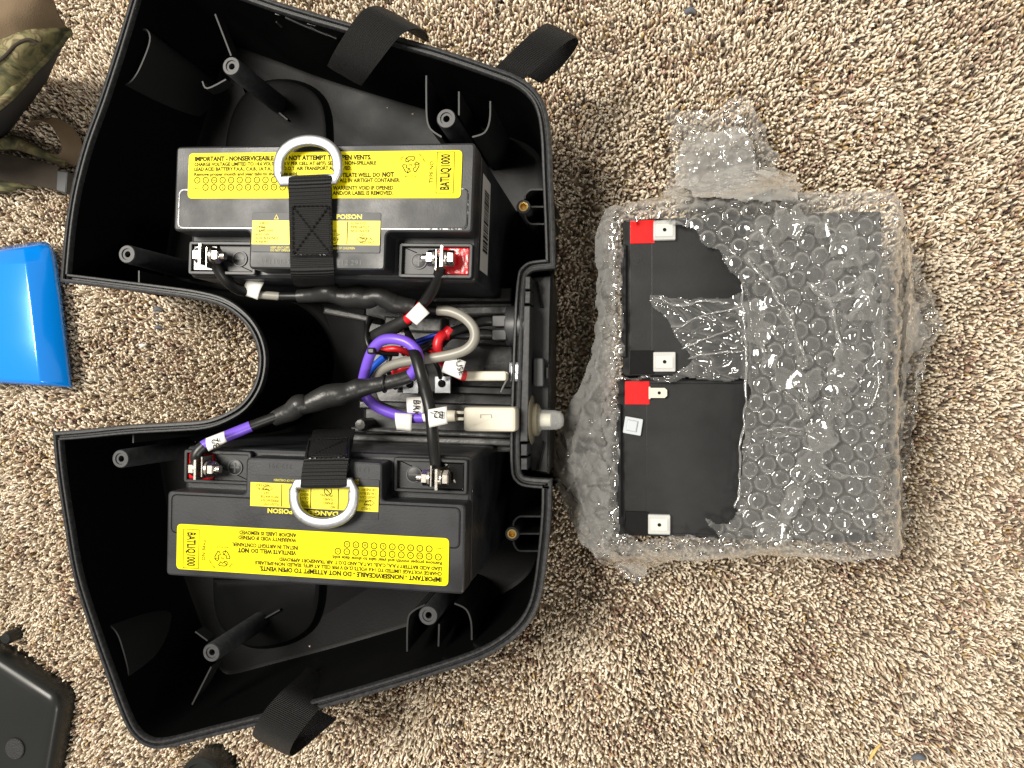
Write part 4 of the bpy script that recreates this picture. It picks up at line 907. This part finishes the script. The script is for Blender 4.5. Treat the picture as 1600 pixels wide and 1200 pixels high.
# loose flap folded out over the carpet on the far side and beyond
flap1 = px2([(1060, 300), (1058, 230), (1075, 190), (1130, 185), (1165, 170), (1190, 215), (1208, 270), (1212, 318), (1222, 345), (1150, 352), (1070, 335)], .05)
def z_f(X, Y):
    z, d = drape(X, Y, .05, .012); b, q, r = bubbles(X, Y, .9, .0104, .0047, .0028, seed=13)
    return z + .005 + b * .6 + .008 * vnoise(X, Y, 51, .016) + crinkle(X, Y, 261, .014, .003, .4) + .0012 * vnoise(X, Y, 52, .004)
sheet('loose_flap', flap1, [], z_f, M['flap'], bw, step=.001)
flap2 = px2([(1378, 340), (1408, 368), (1425, 400), (1440, 450), (1460, 500), (1466, 530), (1440, 560), (1432, 600), (1424, 690), (1416, 760), (1420, 815), (1400, 832), (1378, 830), (1385, 700), (1388, 540), (1384, 430)], .04)
sheet('loose_flap', flap2, [], z_f, M['flap'], bw, step=.001)
flap3 = px2([(962, 350), (966, 470), (962, 590), (945, 640), (956, 740), (960, 835), (1010, 842), (990, 875), (955, 850), (935, 800), (905, 770), (890, 720), (900, 670), (930, 600), (945, 520), (945, 400)], .05)
sheet('loose_flap', flap3, [], lambda X, Y: z_f(X, Y) - .002, M['skirt'], bw, step=.001)

# folded-over strips and sharp creases of film on top of the batteries
def band(line, half):
    l = [Vector((*q, 0)) for q in px2(line, WZ + .01)]; l = catmull(l, 6); L_, R_ = [], []
    for i, p in enumerate(l):
        d_ = (l[min(i + 1, len(l) - 1)] - l[max(i - 1, 0)]).normalized(); q = Vector((-d_.y, d_.x, 0)) * 1.4 * half * (.6 + .4 * math.sin(i * 1.7) + .3 * math.sin(i * .6))
        L_.append(tuple((p + q).xy)); R_.append(tuple((p - q).xy))
    return L_ + R_[::-1]
def z_s(X, Y):
    z, d = drape(X, Y, .046, .006); return z + .0085 + .0022 * vnoise(X, Y, 61, .009) + crinkle(X, Y, 271, .010, .0022, 1.2, .25, 4) + crinkle(X, Y, 281, .008, .0015, 2.0, .25, 4)
for ln, hf in (([(1205, 352), (1260, 352), (1315, 380), (1345, 430), (1350, 500)], .008), ([(1330, 540), (1305, 610), (1285, 680), (1250, 760), (1205, 838)], .0065), ([(1170, 470), (1190, 540), (1230, 590), (1290, 600)], .007), ([(1180, 360), (1205, 390), (1232, 420)], .0045), ([(1335, 450), (1362, 480), (1375, 560)], .005)):
    sheet('folded_strip', band(ln, hf), [], z_s, M['milky'], bw, step=.0008)
for ln, rr in (([(1168, 405), (1184, 425), (1200, 442), (1216, 470), (1232, 492), (1246, 530), (1260, 568), (1252, 576)], .0011), ([(1188, 362), (1206, 384), (1222, 408)], .0020), ([(1262, 440), (1285, 462), (1298, 474), (1306, 510), (1318, 552)], .0017), ([(1300, 470), (1330, 462), (1352, 462)], .0012), ([(1302, 466), (1322, 448), (1338, 436)], .0010),
               ([(1160, 440), (1162, 500), (1166, 560), (1164, 640), (1156, 700), (1156, 760), (1148, 795)], .0009), ([(1195, 672), (1230, 668), (1270, 676)], .0007), ([(1366, 545), (1372, 600), (1358, 640)], .0008), ([(1280, 725), (1320, 742), (1362, 745)], .0007), ([(1228, 612), (1246, 630), (1258, 652)], .0009), ([(1252, 604), (1262, 632), (1260, 655)], .0008), ([(1020, 462), (1060, 478), (1100, 470), (1140, 474)], .0008), ([(1052, 520), (1080, 500), (1120, 488), (1160, 480)], .0006), ([(1064, 545), (1100, 530), (1150, 512)], .0006), ([(1076, 560), (1110, 552), (1160, 548)], .0007)):
    bs = catmull([P(x, y, WZ + .0105) for x, y in ln], 6)
    for q in bs: q.z += random.uniform(-.0012, .0014); q.x += random.uniform(-.0005, .0005); q.y += random.uniform(-.0005, .0005)
    V, Fc = tube_geo(bs, [rr * .85 * random.uniform(.35, 1.4) * (.3 if k in (0, len(bs) - 1) else 1) for k in range(len(bs))], 8); mk('film_crease', V, Fc, M['ridge'], bw, ang=80)
# ---------------------------------------------------------------- things at the frame's edge
bp_ = thing('blue_cover', 'glossy blue plastic cover with a long crease lying on carpet beside the box', 'cover', P(50, 490, 0))
rows = [[(-90, 396, .010), (0, 386, .012), (40, 380, .012), (62, 377, .012), (76, 379, .010), (82, 386, .008)],
        [(-90, 402, .018), (0, 393, .020), (38, 388, .020), (62, 386, .017), (78, 388, .012), (85, 394, .008)],
        [(-90, 420, .024), (0, 412, .026), (40, 410, .026), (66, 408, .018), (82, 406, .013), (88, 405, .008)],
        [(-90, 470, .026), (0, 465, .028), (47, 465, .028), (74, 466, .0195), (92, 467, .013), (97, 467, .008)],
        [(-90, 530, .027), (0, 530, .029), (55, 532, .029), (82, 533, .020), (101, 534, .013), (105, 534, .008)],
        [(-90, 590, .027), (0, 592, .029), (62, 597, .029), (90, 599, .020), (109, 600, .013), (113, 600, .008)],
        [(-90, 597, .024), (0, 599, .026), (63, 603, .026), (91, 604, .018), (110, 605, .012), (115, 605, .007)]]
V = []; Fc = []; m_ = len(rows[0])
for c_ in rows: V += [P(*q) for q in c_]
for j in range(len(rows) - 1):
    for i in range(m_ - 1): Fc.append((j * m_ + i, j * m_ + i + 1, (j + 1) * m_ + i + 1, (j + 1) * m_ + i))
o = mk('cover_skin', V, Fc, M['bluepanel'], bp_, ang=80)
md = o.modifiers.new('edges', 'BEVEL'); md.width = .0012; md.segments = 2; md.limit_method = 'ANGLE'; md.angle_limit = .2
md = o.modifiers.new('thickness', 'SOLIDIFY'); md.thickness = .002; md.offset = -1
gt = thing('grey_tray', 'dark grey glossy plastic tray upside down with round rubber foot', 'tray', P(30, 1120, 0))
tp = [P(x, y, .018) for x, y in ((-160, 930), (0, 1030), (86, 1086), (92, 1106), (76, 1200), (52, 1340), (-160, 1340))]
V, Fc = rings(round_poly([tuple(p[:2]) for p in tp], .010, 8), [(.001, -.006), (-.0012, .002), (-.0008, .011), (.0004, .0150), (.0030, .0176), (.0070, .0184), (.0100, .0186), (.0104, .0180)])
mk('tray_body', V, Fc, M['greytray'], gt)
c = P(23, 1170, .019); lathe('rubber_foot', [(.0088, .0165), (.0088, .0190), (.0082, .0197), (.0001, .0199)], (c.x, c.y, 0), M['foot'], gt, n=36)
c = P(8, 998, .012); lathe('knob', [(.0050, -.004), (.0055, .009), (.0042, .012), (.0001, .0125)], (c.x, c.y, 0), M['greytray'], gt, n=24)
rc = thing('round_cap', 'black round plastic cap on carpet beside the folded webbing loop', 'cap', P(315, 1215, 0))
c = P(313, 1222, .02); lathe('cap_body', [(.0185, -.005), (.0190, .014), (.0182, .0185), (.0165, .02), (.0145, .02), (.0135, .017), (.0125, .0165), (.0001, .0165)], (c.x, c.y, 0), M['greytray'], rc, n=48)
cb = thing('camouflage_bag', 'camouflage cloth bag with tan top and brown straps on carpet', 'bag', P(20, 150, 0))
loft('tan_top', [pts3([(-110, -60, .125), (0, -50, .13), (45, -55, .12), (70, -35, .10)]), pts3([(-110, 0, .13), (0, -10, .126), (50, -12, .118), (84, 5, .104)]), pts3([(-110, 40, .122), (-20, 28, .128), (38, 22, .120), (94, 28, .100)]), pts3([(-110, 95, .11), (0, 62, .118), (42, 47, .115), (104, 43, .094)])], M['tan'], cb)
loft('camouflage_panel', [pts3([(-110, 96, .110), (0, 62, .118), (42, 47, .115), (104, 43, .094)]), pts3([(-110, 130, .112), (0, 92, .118), (50, 65, .114), (108, 44, .092)]), pts3([(-110, 190, .096), (0, 128, .110), (55, 88, .106), (110, 45, .090)]), pts3([(-110, 240, .08), (0, 172, .096), (58, 110, .094), (112, 47, .088)])], M['camo'], cb)
tube('camouflage_piping', pts3([(-110, 235, .084), (0, 160, .102), (30, 128, .102), (62, 100, .098), (110, 48, .090)]), .0024, M['camo'], cb)
tube('seam', pts3([(-60, 132, .116), (0, 94, .1195), (25, 70, .1195), (45, 62, .1165), (58, 68, .113)]), .0011, M['brownweb'], cb)
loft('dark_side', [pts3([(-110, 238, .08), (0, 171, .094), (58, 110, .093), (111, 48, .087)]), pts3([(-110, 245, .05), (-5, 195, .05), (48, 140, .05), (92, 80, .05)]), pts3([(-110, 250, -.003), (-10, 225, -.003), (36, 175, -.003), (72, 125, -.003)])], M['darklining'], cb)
ribbon('brown_strap', pts3([(-110, 250, .02), (-30, 257, .022), (30, 266, .022), (92, 279, .02)]), [Vector((.1, 1, .05))], [.022, .022, .021, .019], M['brownweb'], cb, th=.003)
ribbon('strap_loop', pts3([(48, 196, .004), (62, 188, .012), (84, 190, .016), (104, 208, .016), (113, 232, .014), (106, 249, .010), (85, 250, .006)]), [Vector((.25, -.2, 1)), Vector((.3, -.3, .8)), Vector((.2, -.6, .7)), Vector((-.5, -.4, .7)), Vector((-.8, 0, .6)), Vector((-.5, .4, .8)), Vector((0, .5, .8))], .015, M['tan'], cb, th=.002)
tube('camouflage_hem', pts3([(-60, 232, .012), (0, 226, .014), (25, 224, .014), (60, 238, .012), (105, 256, .008)]), [.004, .005, .0055, .004, .003], M['camo'], cb)
tube('camouflage_tail', pts3([(-60, 290, .006), (0, 292, .008), (30, 286, .008), (55, 294, .004)]), [.006, .006, .004, .002], M['camo'], cb)
a = P(98, 281, .022); prism('buckle', round_poly([tuple((a + Vector(v)).xy) for v in ((-.0055, .0085, 0), (.0045, .0065, 0), (.0030, -.0115, 0), (-.0065, -.0085, 0))], .001), -.002, .022, M['socket'], cb, b=.001)

# bits on the carpet
tag(tube('straw_bit', pts3([(1359, 1187, .004), (1366, 1174, .006), (1377, 1162, .004)]), [.0009, .0013, .0006], M['straw'], None, n=5, sides=6), 'pale yellow straw bit lying on bare carpet', 'straw')
tag(tube('white_crumb', pts3([(218, 539, .004), (223, 540, .005), (229, 538, .004)]), [.0010, .0017, .0008], M['white'], None, n=4, sides=7), 'small white crumb on carpet inside the U cutout', 'crumb')
for (x, y, s), lb in (((247, 485, .0035), 'grey lint speck inside the U cutout toward the grey fused cable'), ((248, 513, .003), 'grey lint speck inside the U cutout beside the white crumb'), ((1078, 20, .004), 'grey lint speck on carpet beyond the bubble wrap'), ((1435, 1185, .0042), 'grey lint speck on carpet beside the straw bit')):
    c = P(x, y, .001); tag(tube('lint_speck', [c + Vector((-s, 0, 0)), c + Vector((0, s * .4, .001)), c + Vector((s, 0, 0))], [s * .35, s * .6, s * .3], M['lint'], None, n=4, sides=7), lb, 'lint', 'lint specks')
